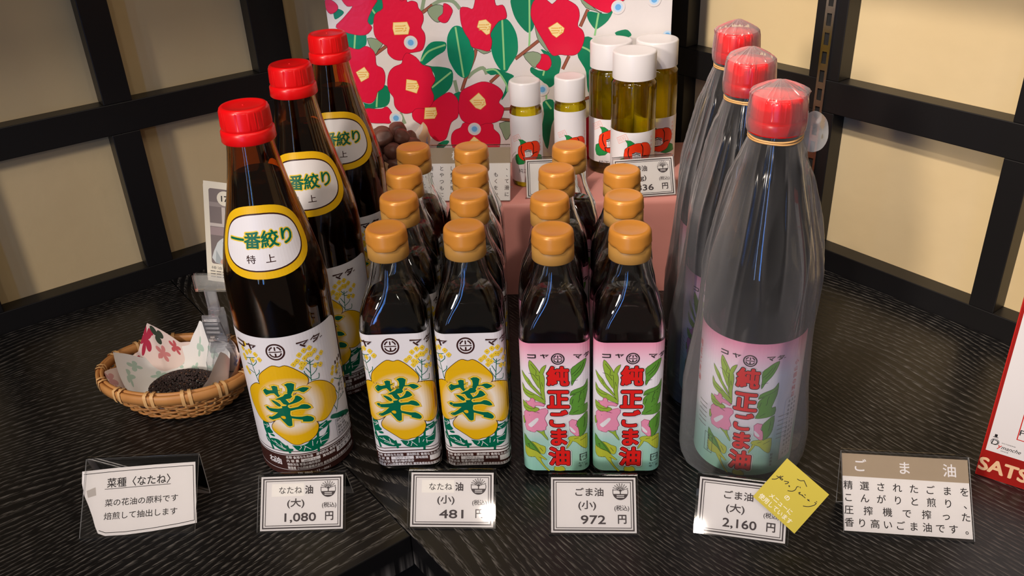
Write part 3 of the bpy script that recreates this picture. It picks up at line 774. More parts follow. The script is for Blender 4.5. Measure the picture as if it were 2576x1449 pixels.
def rape_art(large):
    a = Art()
    if large: a.rrect(-57, 1.2, 57, 129.4, 9, PAPER, 0); a.rrect(-56.99, 1.19, 56.99, 25.0, 5, BROWNP, 1); a.rect(-57, 21, 57, 25.6, PAPER, 2)
    else: a.rrect(-51, 6.2, 51, 128.2, 3, PAPER, 0); a.rrect(-50.99, 6.19, 50.99, 19.5, 3, BROWNP, 1); a.rect(-51, 19.0, 51, 21, PAPER, 2)
    yb = 22.4 if large else 21.2
    for y0, hh in ((yb, .9), (yb + 2.9, .6)): a.rect(-57, y0 - hh / 2, 57, y0 + hh / 2, INKB, 3)
    for p in R_['gst']: a.stroke(p, 1.9, GREENP, 3)
    for p in R_['leaves']: a.poly(p, GREENP, 4, 2)
    for p in R_['veins']: a.stroke(p, .5, PAPER, 5, k=3)
    for p in R_['stems']: a.stroke(p, .55, GREENP, 3, k=2)
    for x, y in R_['blobs']:
        for dx, dy in ((.9, .1), (-.9, .1), (.05, 1.0), (0, -1.0)): a.disc(x + dx, y + dy, 1.25, YELK, 5, n=8)
        a.disc(x, y, .32, INKB, 6, n=6)
    for p in R_['petals']: a.stroke(smooth2(p, 3), .9, INKB, 6.5, closed=True)
    for i in (1, 2, 3, 0): a.poly(R_['petals'][i], PETAL, 7 + (.3 if i == 0 else 0), 3)
    for p in R_['kanji']:
        a.stroke(p, 2.7, M('kanji_edge', hexc('c99a1e'), .35), 8, closed=True); a.stroke(p, 2.0, YELK, 9, closed=True)
    for i, p in enumerate(R_['kanji']): a.poly(p, GREENP, 10)
    for p in R_['khole']: a.poly(p, YEL, 11, 2)
    x0 = -.4
    logo(a, x0, 117.3, 7.2, INKB, 3, PAPER)
    for c, x in (('ko', -31), ('ya', -19.5), ('ma', 19.5), ('da', 30.5)): kana(a, c, x, 120.2 + (.8 if c in 'da' else 0), 8.6, 5.2, INKB, 12)
    if large:
        L = -9
        rows = ((19.4, '名称 食用なたね油　原材料名 食用なたね油(国内製造)', 62), (15.9, '内 容 量', 10), (12.4, '保存方法 常温の暗所保存', 26), (9.0, '製造者 小山田産業株式会社 鹿児島県姶良市蒲生町上久徳2406', 62))
        for y, s, w in rows: a.text(s, L, y, 2.9, PAPER, 4, .025, width=w, al='L')
        a.rect(2.5, 14.4, 17.5, 17.4, PAPER, 4); a.text('660グラム', 10, 15.9, 2.4, INK, 5, 0, width=10)
        a.text('賞味期限', 19.5, 15.9, 2.9, PAPER, 4, .025, width=11, al='L')
        a.rect(32, 13.0, 52, 17.8, PAPER, 4); a.text('27. 5. 31', 42, 15.4, 3.6, INK, 5, .02, width=16)
        a.rect(-53, 6.7, 53, 7.1, PAPER, 4); a.rect(-53, 21.0, 53, 21.4, INKB, 4)
        a.text('TEL 0995－52－0061', 11, 3.6, 2.9, PAPER, 4, .01, width=26)
        for i, c in enumerate('なたね油'[2:]): a.text(c, -17.0 - 5.4 * (1 - i), 14.6, 7.2, PAPER, 4, .03)
        # nutrition box and upright small print on the right-hand side
        a.frame(35.5, 26.5, 57, 42, .25, INK, 4)
        for i, s in enumerate(('熱量', 'たんぱく質', '脂質', '炭水化物', '食塩相当量')): a.text(s, 36.5, 40 - 2.9 * i, 2.4, INK, 5, .0, width=3.0 * max(3.5, len(s)), al='L')
        for i, s in enumerate(('126kcal', '0.0g', '14.0g', '0.0g', '0.0g')): a.text(s, 56, 40 - 2.9 * i, 2.0, INK, 5, 0, al='R')
        for i, x in enumerate((46.5, 50.5, 54)): a.rect(x - .9, 88 + i * .6, x + .9, 91 + i * .6, INKB, 6)
        for i, c in enumerate('圧搾一番搾り'): a.text(c, 46.5, 85 - 5.2 * i, 3.4, INK, 7, 0)
        for i, c in enumerate('昔ながらの菜種の風味'): a.text(c, 50.5, 86 - 3.0 * i, 2.4, INK, 7, 0)
    else:
        L = -23.6
        rows = ((17.2, '名称 食用なたね油　原材料名 食用なたね油(国内製造)', 66), (14.0, '内 容 量', 10.5), (10.9, '保存方法 常温の暗所保存', 31), (7.9, '製造者 小山田産業株式会社 鹿児島県姶良市蒲生町上久徳2406', 66))
        for y, s, w in rows: a.text(s, L, y, 2.7, PAPER, 4, .025, width=w, al='L')
        a.rect(-11.5, 12.6, 7.5, 15.5, PAPER, 4); a.text('270グラム', -2, 14.05, 2.6, INK, 5, 0, width=12)
        a.text('賞味期限', 9, 14.0, 2.8, PAPER, 4, .025, width=10.5, al='L')
        a.rect(21, 11.0, 40, 15.6, PAPER, 4)
        a.rect(-49, 6.5, 49, 6.75, PAPER, 4)
        for i in range(5):
            a.text('たんぱく質脂質炭水', 31, 44 - 2.6 * i, 2.0, INK, 5, 0, width=8, al='L')
    return a

G_ = ART['SES']
SESBG = vgrad_mat('sesame_label_ground', ((8, hexc('8fc9b4')), (38, hexc('a6cfc2')), (58, hexc('e8e3e6')), (98, hexc('ece6ec')), (112, hexc('efc3d4')), (124, hexc('e996b0'))))
def sesame_art(large):
    a = Art()
    if large: a.rrect(-57, 8.2, 57, 125, 5, SESBG, 0)
    else: a.rrect(-51, 8.0, 51, 124.0, 3, SESBG, 0)
    for k, mat, z in (('g3', LG3, 2), ('g2', LG2, 3), ('g1', LG1, 4)):
        for p in G_[k]:
            if len(p) < 3: continue
            a.stroke(p, .5, INK, z - .5, closed=True, k=2); a.poly(p, mat, z, 2)
    for p in G_['vein']:
        if len(p) > 1: a.stroke(p, .28, INK, 5, k=3)
    for p in G_['pink']: a.stroke(p, .55, M('magenta_ink', hexc('8c2c55'), .4), 5.5, closed=True); a.poly(p, PINKP, 6)
    for p in G_['wh']: a.poly(p, PAPER, 7, 2)
    WH = PAPER
    cols = (('純', 95.9, 15.8), ('正', 75.6, 16.6), ('ご', 57.4, 15.0), ('ま', 40.6, 15.6), ('油', 22.2, 16.6))
    for ch, y, h in cols:
        for z, b, m in ((12, .120, WH), (13, .084, INK), (14, .044, REDP)): a.text(ch, 2.3, y, h * 1.0, m, z, b, sy=1.10)
    logo(a, 2.4, 110.9, 4.9, INK, 8, PAPER)
    for c, x in (('ko', -16.4), ('ya', -7.2), ('ma', 16.4), ('da', 23.8)): kana(a, c, x, 113.2, 5.6, 3.4, INK, 8)
    # recycling mark and cap note
    if not large:
        a.frame(17.6, 18.0, 23.9, 24.4, .6, INK, 8); a.rect(19.4, 17.9, 20.4, 18.7, SESBG, 9); a.text('プラ', 20.8, 21.2, 3.0, INK, 9, .01)
        a.text('キャップ', 20.6, 15.6, 2.1, INK, 8, 0, width=7.5); a.text('中　栓', 20.8, 12.9, 2.3, INK, 8, 0, width=7.5)
    else:
        a.rect(33, 18, 47, 74, PAPER, 8)
        for i, x in enumerate((44, 40.5, 37)):
            for j, c in enumerate('名称食用ごま油原材料名ごま'): a.text(c, x, 71 - 4 * j, 2.6, INK, 9, 0)
        a.frame(-28, 19, -20, 36, .25, INK, 8)
        for j, c in enumerate('使用上の注意'): a.text(c, -24, 34 - 2.6 * j, 2.2, INK, 9, 0)
        for j, c in enumerate('小山田の純正'): a.text(c, 40, 104 - 5.6 * j, 4.6, REDP, 8, 0)
        for j, c in enumerate('純正ごま油'): a.text(c, -44, 106 - 7.5 * j, 6.0, REDP, 8, .01)
        for j, c in enumerate('製造者名'): a.text(c, 26, 26 - 3.2 * j, 2.6, INK, 8, 0)
    for s in (-1, 1):
        for i in range(6): a.rect(s * 33 - 5, 60 - 4 * i, s * 33 + 5, 60.5 - 4 * i, M('grey_print', hexc('8a8a86'), .5), 8)
    return a
def oval_art():
    """oval shoulder label: yellow border, brown line, white field"""
    a = Art()
    def sup(rx, ry, n=48, e=2.5):
        return [(rx * (1 if cos(t) > 0 else -1) * abs(cos(t)) ** (2 / e), ry * (1 if sin(t) > 0 else -1) * abs(sin(t)) ** (2 / e)) for t in [2 * pi * i / n for i in range(n)]]
    a.poly(sup(34, 26.5), YEL, 0); a.poly(sup(29.0, 21.0), INKB, 1); a.poly(sup(28.0, 19.9), PAPER, 2)
    for i, ch in enumerate('一番絞り'):
        x = -18.2 + 12.2 * i
        a.text(ch, x, 2.2, 12.6, YELK, 3, .09); a.text(ch, x, 2.2, 12.6, GREENP, 4, .028, slant=.06)
    a.text('特', -8.0, -11.6, 6.6, INKB, 3, .01); a.text('上', 4.4, -11.6, 6.6, INKB, 3, .01)
    return a

# ------------------------------------------------------------------ bottles
BIGP = [(.0300, .0008), (.0335, .0012), (.0358, .004), (.0368, .009), (.0370, .015), (.0370, .150), (.0369, .158), (.0363, .167), (.0350, .177), (.0330, .187), (.0302, .199), (.0270, .211), (.0237, .224), (.0208, .2365), (.0183, .249), (.0166, .259), (.0155, .268), (.0150, .276)]
def prof_r(P, z):
    for (r0, z0), (r1, z1) in zip(P, P[1:]):
        if z0 <= z <= z1: return r0 + (r1 - r0) * (z - z0) / max(1e-9, z1 - z0)
    return P[-1][0] if z > P[-1][1] else P[0][0]
def big_glass(t, mat):
    bm = bmesh.new()
    inner = [(r - .0026, z) for r, z in reversed(BIGP) if z > .006] + [(.030, .0062), (.02, .0052)]
    lathe(bm, [(.022, .0022), (.026, .0010)] + BIGP + [(.0144, .2775)] + inner, 64)
    return obj('bottle_glass', bm, mat, t)
def big_oil(t, mat, level):
    bm = bmesh.new()
    P = [(r - .0029, z) for r, z in BIGP if .008 < z < level]
    lathe(bm, [(.029, .0066), (.0325, .0070)] + P + [(prof_r(BIGP, level) - .0029, level)], 64)
    return obj('oil', bm, mat, t)
def red_cap(t):
    def rib(a, r, z):
        if .2770 < z < .2878: r += .00022 * (1 if int(a / (2 * pi) * 192) % 2 else -1)
        return r, z
    bm = bmesh.new()
    P = [(.0150, .2668), (.0180, .2666), (.0184, .2672), (.0181, .2738), (.0176, .2746), (.0168, .2752), (.0170, .2760), (.0171, .2768), (.01705, .2772), (.0166, .2876), (.0164, .2882), (.0161, .2893), (.0152, .2902), (.0135, .29035), (.0128, .2900), (.006, .2899), (.0008, .2899), (.0007, .2903), (.0002, .29035)]
    lathe(bm, P, 192, rad=rib)
    return sharp(obj('cap', bm, CAPRED, t), 50)
def slant_wrap(v0, zc):
    """wrap a flat label on the bottle's sloping shoulder, centre height zc"""
    def w(u, v, h):
        z = zc + v * .955
        r = prof_r(BIGP, z) + .00035 + h
        a = u / (prof_r(BIGP, zc) + .0005)
        return Vector((r * sin(a), -r * cos(a), z))
    return w
def make_rape_big(loc):
    t = thing('rapeseed_oil_bottle', 'large brown rapeseed oil bottle with red cap, nearest the front of its row of three', 'oil bottle', loc, radians(0), 'large red-capped brown oil bottles')
    big_glass(t, GLASSB); big_oil(t, OIL_B, .2425); red_cap(t)
    rape_art(True).build('body_label', wrap_cyl(.03715), t, cuts=[i * 2.6 for i in range(-22, 23)], eps=4e-5)
    oval_art().build('shoulder_label', slant_wrap(0, .2015), t, cuts=[i * 2.2 for i in range(-16, 17)] , eps=4e-5, shift=(3.0, 0))
    return t
rb = make_rape_big((-.1735, .5758, 0))
dup(rb, (-.1629, .6787, 0), radians(0), 'large brown rapeseed oil bottle with red cap, middle of its row of three')
dup(rb, (-.1502, .7781, 0), radians(-4), 'large brown rapeseed oil bottle with red cap, rearmost, beside the heap of brown seeds')

def bag_mesh(seed, tail):
    rnd = random.Random(seed)
    P = [(.0385, .0006), (.0425, .004), (.0450, .012), (.0462, .028), (.0455, .050), (.0432, .080), (.0412, .110), (.0396, .140), (.0376, .165), (.0348, .185), (.0305, .205), (.0262, .225), (.0225, .242), (.0192, .255), (.0170, .2615), (.0167, .2640), (.0186, .2680), (.0191, .2740), (.0187, .2800), (.0180, .2880), (.0170, .2908), (.0140, .2930), (.0100, .2952), (.0060, .2974), (.0026, .2990), (.0010, .2994)]
    nf = 26
    ph = [rnd.uniform(0, 2 * pi) for _ in range(6)]; am = [rnd.uniform(.5, 1.3) for _ in range(nf)]
    folds = sorted(rnd.uniform(0, 2 * pi) for _ in range(nf))
    def rad(a, r, z):
        lean = .0065 * exp(-((z - .035) / .05) ** 2) * max(0, cos(a - radians(205)))
        s = 0
        for f, m in zip(folds, am):
            d = (a - f + .25 * sin(z * 26 + m * 9) * (z < .24) * .35 + pi) % (2 * pi) - pi
            wd = .045 + .03 * m
            if abs(d) < 4 * wd: s += m * exp(-abs(d / wd))
        amp = (.0026 * min(1, max(.12, (.262 - z) / .03)) * (1 if z > .18 else max(.35, 1 - (.18 - z) / .09))) if z < .262 else .0003 + .0024 * max(0, (z - .288) / .008)
        if z < .03: amp *= .8
        wob = .0009 * sin(3 * a + ph[0] + 30 * z) + .0007 * sin(5 * a + ph[1] - 47 * z) if z < .25 else 0
        rr = r + lean + amp * s * .9 + wob
        if z < .16: rr = min(rr, .0402 + .009 * abs(cos(a)) ** 3)
        if z < .262: rr = max(rr, prof_r(BIGP, z) + .0012)
        if z > .29: rr = max(.0012, r + (amp * s - .0006) * (r / .012))
        return rr, z
    zs = []
    for (r0, z0), (r1, z1) in zip(P, P[1:]):
        k = max(1, int((z1 - z0) / .0035))
        for i in range(k): zs.append((r0 + (r1 - r0) * i / k, z0 + (z1 - z0) * i / k))
    zs.append(P[-1])
    bm = bmesh.new(); lathe(bm, zs, 288, rad=rad, cap0=False)
    for f in bm.faces:
        if f.calc_center_median().z > .2915: f.material_index = 1
    return bm
def make_bagged(loc, rz, seed, label, tail):
    t = thing('bagged_sesame_oil_bottle', label, 'oil bottle', loc, rz, 'bagged sesame oil bottles')
    big_glass(t, GLASSD); big_oil(t, OIL_S, .245); red_cap(t)
    sesame_art(True).build('body_label', wrap_cyl(.03715), t, cuts=[i * 2.6 for i in range(-22, 23)], eps=4e-5)
    return t
LBAG = 'large dark sesame oil bottle with red cap in a plastic bag, '
bg = make_bagged((.1755, .5435, 0), radians(-22), 1, LBAG + 'front of three', True)
b2 = dup(bg, (.1795, .6274, 0), radians(-36), LBAG + 'middle of three')
b3 = dup(bg, (.1915, .7144, 0), radians(-30), LBAG + 'rearmost of three')
for i, t in enumerate((b3, b2, bg)):
    _pb = obj('plastic_bag', bag_mesh(13 - i, i == 2), [FILM, FILMC], t, rz=-t.rotation_euler.z)
    bm = bmesh.new()
    for k in range(2):
        tube(bm, [((.0172 + .0003 * sin(5 * a)) * cos(a), (.0172 + .0003 * sin(5 * a)) * sin(a), .2622 + .0016 * k + .0004 * sin(2 * a + k)) for a in [2 * pi * j / 48 for j in range(48)]], .0007, 6, closed=True)
    obj('rubber_band', bm, RUBBER, t)
# the crumpled end of the front bag, gathered behind its neck
bm = bmesh.new()
rn = random.Random(5)
out_ = smooth2([(-.002, .0015), (.002, .009), (.008, .0125), (.015, .0100), (.0205, .0035), (.0200, -.0060), (.0140, -.0130), (.0060, -.0140), (.0010, -.0085), (-.002, -.0015)], 4)
for sd in (-1, 1):
    c0 = bm.verts.new((.009, sd * .0020, -.001)); ri = []
    for k, q in ((1, .55), (2, 1.0)):
        ring = []
        for i, (x, z) in enumerate(out_):
            px, pz_ = .009 + (x - .009) * q, -.001 + (z + .001) * q
            an = atan2(z + .001, x - .009)
            y = sd * ((.0022 if k == 1 else 0) + .0011 * q * sin(3 * an + sd) * (k == 1)) + .0022 * q * sin(2 * an + 1) 
            ring.append(bm.verts.new((px, y, pz_)))
        ri.append(ring)
    n_ = len(out_)
    for i in range(n_):
        j = (i + 1) % n_
        bm.faces.new((c0, ri[0][i], ri[0][j])); bm.faces.new((ri[0][i], ri[1][i], ri[1][j], ri[0][j]))
bmesh.ops.remove_doubles(bm, verts=bm.verts, dist=1e-6)
o = obj('bag_tail', bm, FILMT, _pb, smooth=True)
o.matrix_basis = Matrix.Translation((.0180, .0060, .2625)) @ Matrix.Rotation(radians(8), 4, 'Z') @ Matrix.Rotation(radians(-12), 4, 'X')

SQA, SQR = .0252, .009
SP = [(.0004, .0215, .008), (.0012, .0235, .009), (.004, .0250, SQR), (.006, SQA, SQR), (.126, SQA, SQR), (.130, .02515, .0094), (.1345, .0248, .0105), (.1405, .0240, .0125), (.1475, .0219, .0150), (.155, .0190, .0160), (.162, .0163, .0155), (.168, .0146, .0144), (.174, .0136, .0135), (.180, .0131, .0130), (.1845, .0130, .0129)]
def sq_rings(P, d, zmin=None, zmax=None):
    return [rrect(a - d, max(.002, min(rc - d * .8, a - d - 1e-5)), z) for z, a, rc in P if (zmin is None or z > zmin) and (zmax is None or z < zmax)]
def sq_at(z):
    for (z0, a0, r0), (z1, a1, r1) in zip(SP, SP[1:]):
        if z0 <= z <= z1:
            k = (z - z0) / (z1 - z0); return a0 + (a1 - a0) * k, r0 + (r1 - r0) * k
def make_small(name, label, group, loc, rz, oil, art, rim):
    t = thing(name, label, 'oil bottle', loc, rz, group)
    bm = bmesh.new()
    outer = sq_rings(SP, 0)
    inner = list(reversed(sq_rings(SP, .0021, .005)))
    rings(bm, outer + inner)
    obj('bottle_glass', bm, GLASSC, t)
    bm = bmesh.new(); lv = .1500; a, rc = sq_at(lv)
    rings(bm, sq_rings(SP, .0024, .0055, lv) + [rrect(a - .0024, rc - .002, lv)])
    obj('oil', bm, oil, t)
    art.build('body_label', wrap_sq(SQA + .00015, SQR), t, cuts=[s * (16.2 + 2.02 * i) for i in range(8) for s in (-1, 1)], eps=4e-5, scale=art.sc, shift=art.sh)
    bm = bmesh.new()
    lathe(bm, [(.0132, .1795), (.0146, .1795), (.0149, .1800), (.01485, .1890), (.0142, .1895), (.0138, .1905)], 64)
    obj('cap_base', bm, CAPTAN, t)
    def lid(a, r, z):
        d = (a + pi / 2 + pi) % (2 * pi) - pi
        k = exp(-abs(d / .64) ** 6)
        if z < .1925: z -= .0026 * k; r += .0009 * k
        elif z < .1945: z -= .0012 * k; r += .0006 * k
        elif z < .1965: r += .0002 * k
        return r, z
    bm = bmesh.new()
    lathe(bm, [(.0138, .1916), (.0149, .1914), (.0151, .1918), (.0150, .1935), (.01478, .196), (.01465, .1985), (.0143, .2000), (.0135, .2011), (.0124, .2015), (.0110, .2013), (.0098, .2009), (.003, .2008), (.0003, .2008)], 96, rad=lid)
    o = obj('cap_lid', bm, CAPGOLD, t); o['label'] = 'golden flip-top lid'
    return t
ra = rape_art(False); ra.sc = (.93, 1); ra.sh = (-2.4, .6)
# keep the small label's artwork inside its own panel
sa = sesame_art(False); sa.sc = (1, 1); sa.sh = (0, 0)
_b = Art.build
def clipped(self, *p, **k):
    return _b(self, *p, clip=(-47, 6.2, 47, 127.6) if self is ra else (-47, 7, 47, 125) if self is sa else None, **k)
Art.build = clipped
ORD = ('front', 'second', 'third', 'rearmost')
RS = make_small('small_rapeseed_oil_bottle', 'small square rapeseed oil bottle with gold cap, front of the left rapeseed column', 'small rapeseed oil bottles', (-.087, .5635, 0), radians(-1), OIL_D, ra, 0)
L1 = [(-.0870, .5635), (-.0830, .6195), (-.0835, .6720), (-.0800, .7270)]
L2 = [(-.0318, .5597), (-.0295, .6160), (-.0295, .6670), (-.0295, .7210)]
for col, side in ((L1, 'left'), (L2, 'right')):
    for i, (x, y) in enumerate(col):
        if side == 'left' and i == 0: continue
        dup(RS, (x, y, 0), radians(-1 if side == 'left' else -2), 'small square rapeseed oil bottle with gold cap, %s in the %s rapeseed column' % (ORD[i], side))
SS = make_small('small_sesame_oil_bottle', 'small square black sesame oil bottle with gold cap, front of the left sesame column', 'small sesame oil bottles', (.0297, .5477, 0), radians(-4.5), OIL_S, sa, 0)
L3 = [(.0297, .5477), (.0312, .6050), (.0402, .6606), (.0545, .7125)]
L4 = [(.0828, .5437), (.0860, .6000), (.0915, .6514)]
for col, side in ((L3, 'left'), (L4, 'right')):
    for i, (x, y) in enumerate(col):
        if side == 'left' and i == 0: continue
        dup(SS, (x, y, 0), radians(-4.5), 'small square black sesame oil bottle with gold cap, %s in the %s sesame column' % (('rearmost' if side == 'right' and i == 2 else ORD[i]), side))
Art.build = _b

# ------------------------------------------------------------------ acrylic sign stands
def sign_plane(back, up):
    l = hypot(back, up); s, c = back / l, up / l
    return Matrix(((1, 0, 0, 0), (0, s, -c, 0), (0, c, s, 0), (0, 0, 0, 1))), l
def sign(name, label, cat, pos, ang, w, back, up, art, leg=.012, legrot=0.0, group=None, clipc=None, xcuts=()):
    """bent acrylic stand (front panel, rounded fold, rear leg) with a paper card behind the panel"""
    t = thing(name, label, cat, pos, radians(ang), group)
    Mx, l = sign_plane(back, up); th = .0012
    hw = w / 2
    bm = bmesh.new()
    for v in box(bm, (0, l / 2, .0010), (w, l, th)): v.co = Mx @ v.co
    for f in bm.faces:
        if f.calc_area() < w * l * .5: f.material_index = 1
    # lip along the foot
    for v in box(bm, (0, .0006, -.0012), (w, .0012, .0034), mat=0): v.co = Mx @ v.co
    top = Mx @ Vector((0, l, 0))
    a0, a1 = Vector((0, top.y, top.z)), Vector((0, top.y + leg, 0.0006))
    d = (a1 - a0); n = Vector((0, -d.z, d.y)).normalized() * th / 2
    tw = Matrix.Rotation(legrot, 3, 'Z')
    vs = []
    for p in (a0, a1):
        for s in (-1, 1):
            for k in (-1, 1):
                q = p + n * k + Vector((s * hw, 0, 0))
                if p is a1: q = tw @ (q - a1) + a1
                vs.append(bm.verts.new(q))
    A = vs
    for q, mi in (((0, 2, 6, 4), 0), ((1, 5, 7, 3), 0), ((0, 4, 5, 1), 1), ((2, 3, 7, 6), 1), ((4, 6, 7, 5), 1)):
        bm.faces.new([A[i] for i in q]).material_index = mi
    # rounded fold
    prev = None; K = 6; rr = .0022
    for i in range(K + 1):
        an = pi * (.15 + .75 * i / K)
        c = Vector((0, top.y + .0012, top.z - .0012))
        y, z = c.y - rr * cos(an), c.z + rr * sin(an)
        cur = (bm.verts.new((-hw, y, z)), bm.verts.new((hw, y, z)))
        if prev: bm.faces.new((prev[0], prev[1], cur[1], cur[0]))
        prev = cur
    bmesh.ops.recalc_face_normals(bm, faces=bm.faces)
    obj('holder', bm, [ACRYL, ACEDGE], t, smooth=False)
    art.build('card', wrap_flat(Mx), t, eps=4e-5, clip=clipc)
    return t, Mx
def tree_logo(a, x, y, r, z, mat):
    """bowl-shaped mark with a small tree"""
    a.stroke([(x + r * cos(radians(d)), y + r * sin(radians(d))) for d in range(160, 381, 10)], r * .09, mat, z)
    a.poly([(x + r * cos(radians(d)), y + r * sin(radians(d))) for d in range(195, 346, 10)], mat, z)
    a.rect(x - r * .5, y - r * .52, x + r * .5, y - r * .42, CARDW, z + 1); a.rect(x - r * .5, y - r * .74, x + r * .5, y - r * .64, CARDW, z + 1)
    a.rect(x - r * .07, y - r * .3, x + r * .07, y + r * .3, mat, z)
    for k in range(9):
        d = radians(10 + 20 * k)
        a.stroke([(x, y + r * .05), (x + r * .55 * cos(d), y + r * .25 + r * .5 * sin(d))], r * .05, mat, z)
        for q in (.45, .68, .9, 1.1):
            a.disc(x + r * q * .9 * cos(d + .1 * q), y + r * .2 + r * q * .78 * sin(d + .1 * q), r * .075, mat, z, n=6)
def price_art(name, size, price, taped=False, hole=None):
    a = Art(); G = M('card_print', hexc('4a4344'), .6, spec=.2)
    a.rect(-30.4, .9, 30.4, 39.6, CARDW, 0)
    a.frame(-29.0, 2.2, 29.0, 38.3, 1.0, G, 1); a.frame(-27.0, 4.1, 27.0, 36.4, .5, G, 1)
    if name:
        if taped:
            a.rect(-22.5, 25.2, 1.5, 34.4, M('taped_strip', hexc('efebe4'), .5), 1)
            a.text(name[:-1], -8.5, 29.5, 5.8, INK, 2, 0, width=17); a.text(name[-1], 5.2, 29.5, 6.4, G, 2, .03)
        else: a.text(name, -2.8, 29.3, 6.2, G, 2, .02, width=20 if len(name) > 2 else 12)
        tree_logo(a, 19.4, 29.5, 5.4, 2, G)
    if size: a.text('(' + size + ')', -4.5, 20.4, 6.4, G, 2, .02, width=12.5)
    if price:
        a.text('(税込)', 20.2, 18.3, 4.0, G, 2, .015, width=10.5)
        a.text(price, -.3 if len(price) < 5 else -1, 10.3, 8.4, G, 2, .02, width=17.5 if len(price) < 5 else 23)
        a.text('円', 20.3, 10.6, 7.0, G, 2, .025)
    return a
GP = 'small price cards in acrylic stands'
LP = 'white price card in clear stand reading '
sign('price_card', LP + '1,080 yen, before the big brown bottle', 'price card', (-.1621, .4784, 0), -1.2, .0645, .027, .0305, price_art('なたね油', '大', '1,080', True), group=GP)
sign('price_card', LP + '481 yen, before the rapeseed columns', 'price card', (-.0522, .4742, 0), -4.4, .0645, .027, .0305, price_art('なたね油', '小', '481', True), group=GP)
sign('price_card', LP + '972 yen, before the sesame columns', 'price card', (.0500, .4616, 0), -4.4, .0640, .027, .0305, price_art('ごま油', '小', '972'), group=GP)
t2, Mx2 = sign('price_card', LP + '2,160 yen, partly under the yellow card', 'price card', (.1515, .4505, 0), -14.7, .0645, .027, .0305, price_art('ごま油', '大', '2,160'), group=GP)
RH = .104
sign('price_card', LP + '836 yen, before the tall yellow oils', 'price card', (.1395, .8168, RH), 3.5, .0620, .020, .036, price_art('椿油', '0g', '836'), group=GP)
sign('price_card', 'white bordered card in clear stand on the pink cloth, half hidden by gold caps', 'price card', (.0500, .8270, RH), -1.0, .0640, .020, .036, price_art('', '', ''), group=GP)
# yellow square card stuck over the corner of the 2,160 card
a = Art(); YC = M('olive_yellow_card', hexc('cdbb45'), .55, spec=.3)
a.rect(-18.1, -18.1, 18.1, 18.1, YC, 0)
for s in [[(-16.5, -0.1), (-14.4, 2.0), (-13.4, 5.9)], [(-15.6, 3.8), (-12.8, 4.5), (-11.0, 4.9), (-11.2, 4.0), (-13.0, 4.3), (-12.1, 6.8)], [(-9.5, 4.5), (-7.0, 6.1), (-7.0, 4.7), (-8.0, 3.5)], [(-5.5, 4.3), (-4.2, 4.2)], [(-5.0, 4.8), (-4.7, 3.7)], [(-3.7, 1.1), (-1.2, 2.9), (-0.3, 5.3), (-0.8, 7.4), (0.1, 8.4)], [(0.6, 8.8), (1.5, 8.4)], [(2.5, 4.8), (3.3, 6.1), (3.4, 4.7), (5.8, 5.8)], [(5.1, 5.3), (8.2, 5.4)], [(6.1, 6.9), (7.2, 7.0)], [(9.5, 5.7), (10.7, 5.6), (11.6, 5.8)], [(10.6, 6.4), (10.5, 5.1)], [(10.4, 0.2), (13.3, 2.3), (15.4, 5.6), (15.6, 7.6), (14.4, 7.2)], [(14.7, 8.6), (15.6, 8.6)], [(-4.1, 11.7), (-1.9, 12.2), (-0.2, 13.8), (0.4, 13.8), (4.0, 12.0)]]:
    a.stroke(s, .5, INK, 1, k=3)
CW = M('cream_print', hexc('f6f0d8'), .5)
a.text('の', -.8, -2.8, 4.2, CW, 1, .02); a.text('メニューに', -1.2, -8.9, 4.2, CW, 1, .015, width=18.5); a.text('使用しています', -1.8, -14.0, 4.2, CW, 1, .015, width=27.5)
bm = bmesh.new(); box(bm, (0, 0, -.0003), (.0362, .0362, .0005))
t = thing('message_card', 'square olive-yellow card with handwriting, stuck over the right corner of the 2,160 yen card', 'card')
t.matrix_world = Matrix.Translation((.1515, .4505, 0)) @ Matrix.Rotation(radians(-14.7), 4, 'Z') @ Mx2 @ Matrix.Translation((.0320, .0340, .0036)) @ Matrix.Rotation(radians(-36.3), 4, 'Z')
obj('card_board', bm, YC, t, smooth=False)
a.build('card_print', wrap_flat(Matrix.Identity(4)), t, eps=4e-5)
# hand-written rapeseed sign: the paper is loose and curls out at the left
a = Art()
PO = [(-45, 48.5), (-20, 50), (10, 51), (39.5, 51.5), (41, 30), (43, 7), (30, 5.0), (10, 2.6), (-10, 1.0), (-24, .9), (-29.5, 3), (-32, 8), (-34.5, 15), (-38, 23), (-42, 31), (-44.5, 40)]
a.poly(PO, CARDW, 0)
a.stroke([(-43.6, 46.2), (-20, 47.4), (10, 48.4), (38, 49), (39.5, 30), (41, 9), (30, 7.2), (10, 4.8), (-10, 3.2), (-24, 3.2), (-29, 5)], .45, INK, 1)
r0 = radians(1.6)
a.text('菜種〈なたね〉', -2.0, 39.6, 7.4, INK, 1, .012, width=47, rot=r0); a.stroke([(-27, 34.6), (22, 36.2)], .4, INK, 1)
a.text('菜の花油の原料です', 1.0, 25.2, 5.6, INK, 1, .008, width=54, rot=r0); a.text('焙煎して抽出します', 1.0, 15.6, 5.6, INK, 1, .008, width=54, rot=r0)
a.poly([(-40.5, 34), (-34, 36.5), (-33, 30.5), (-39, 29)], M('grey_smudge', hexc('b5aea8'), .7), 1)
sign('handwritten_sign', 'acrylic stand with a handwritten white paper slipping out, in front of the bamboo basket', 'sign', (-.2829, .4819, 0), .4, .0845, .041, .040, a, leg=.006, legrot=-.12)
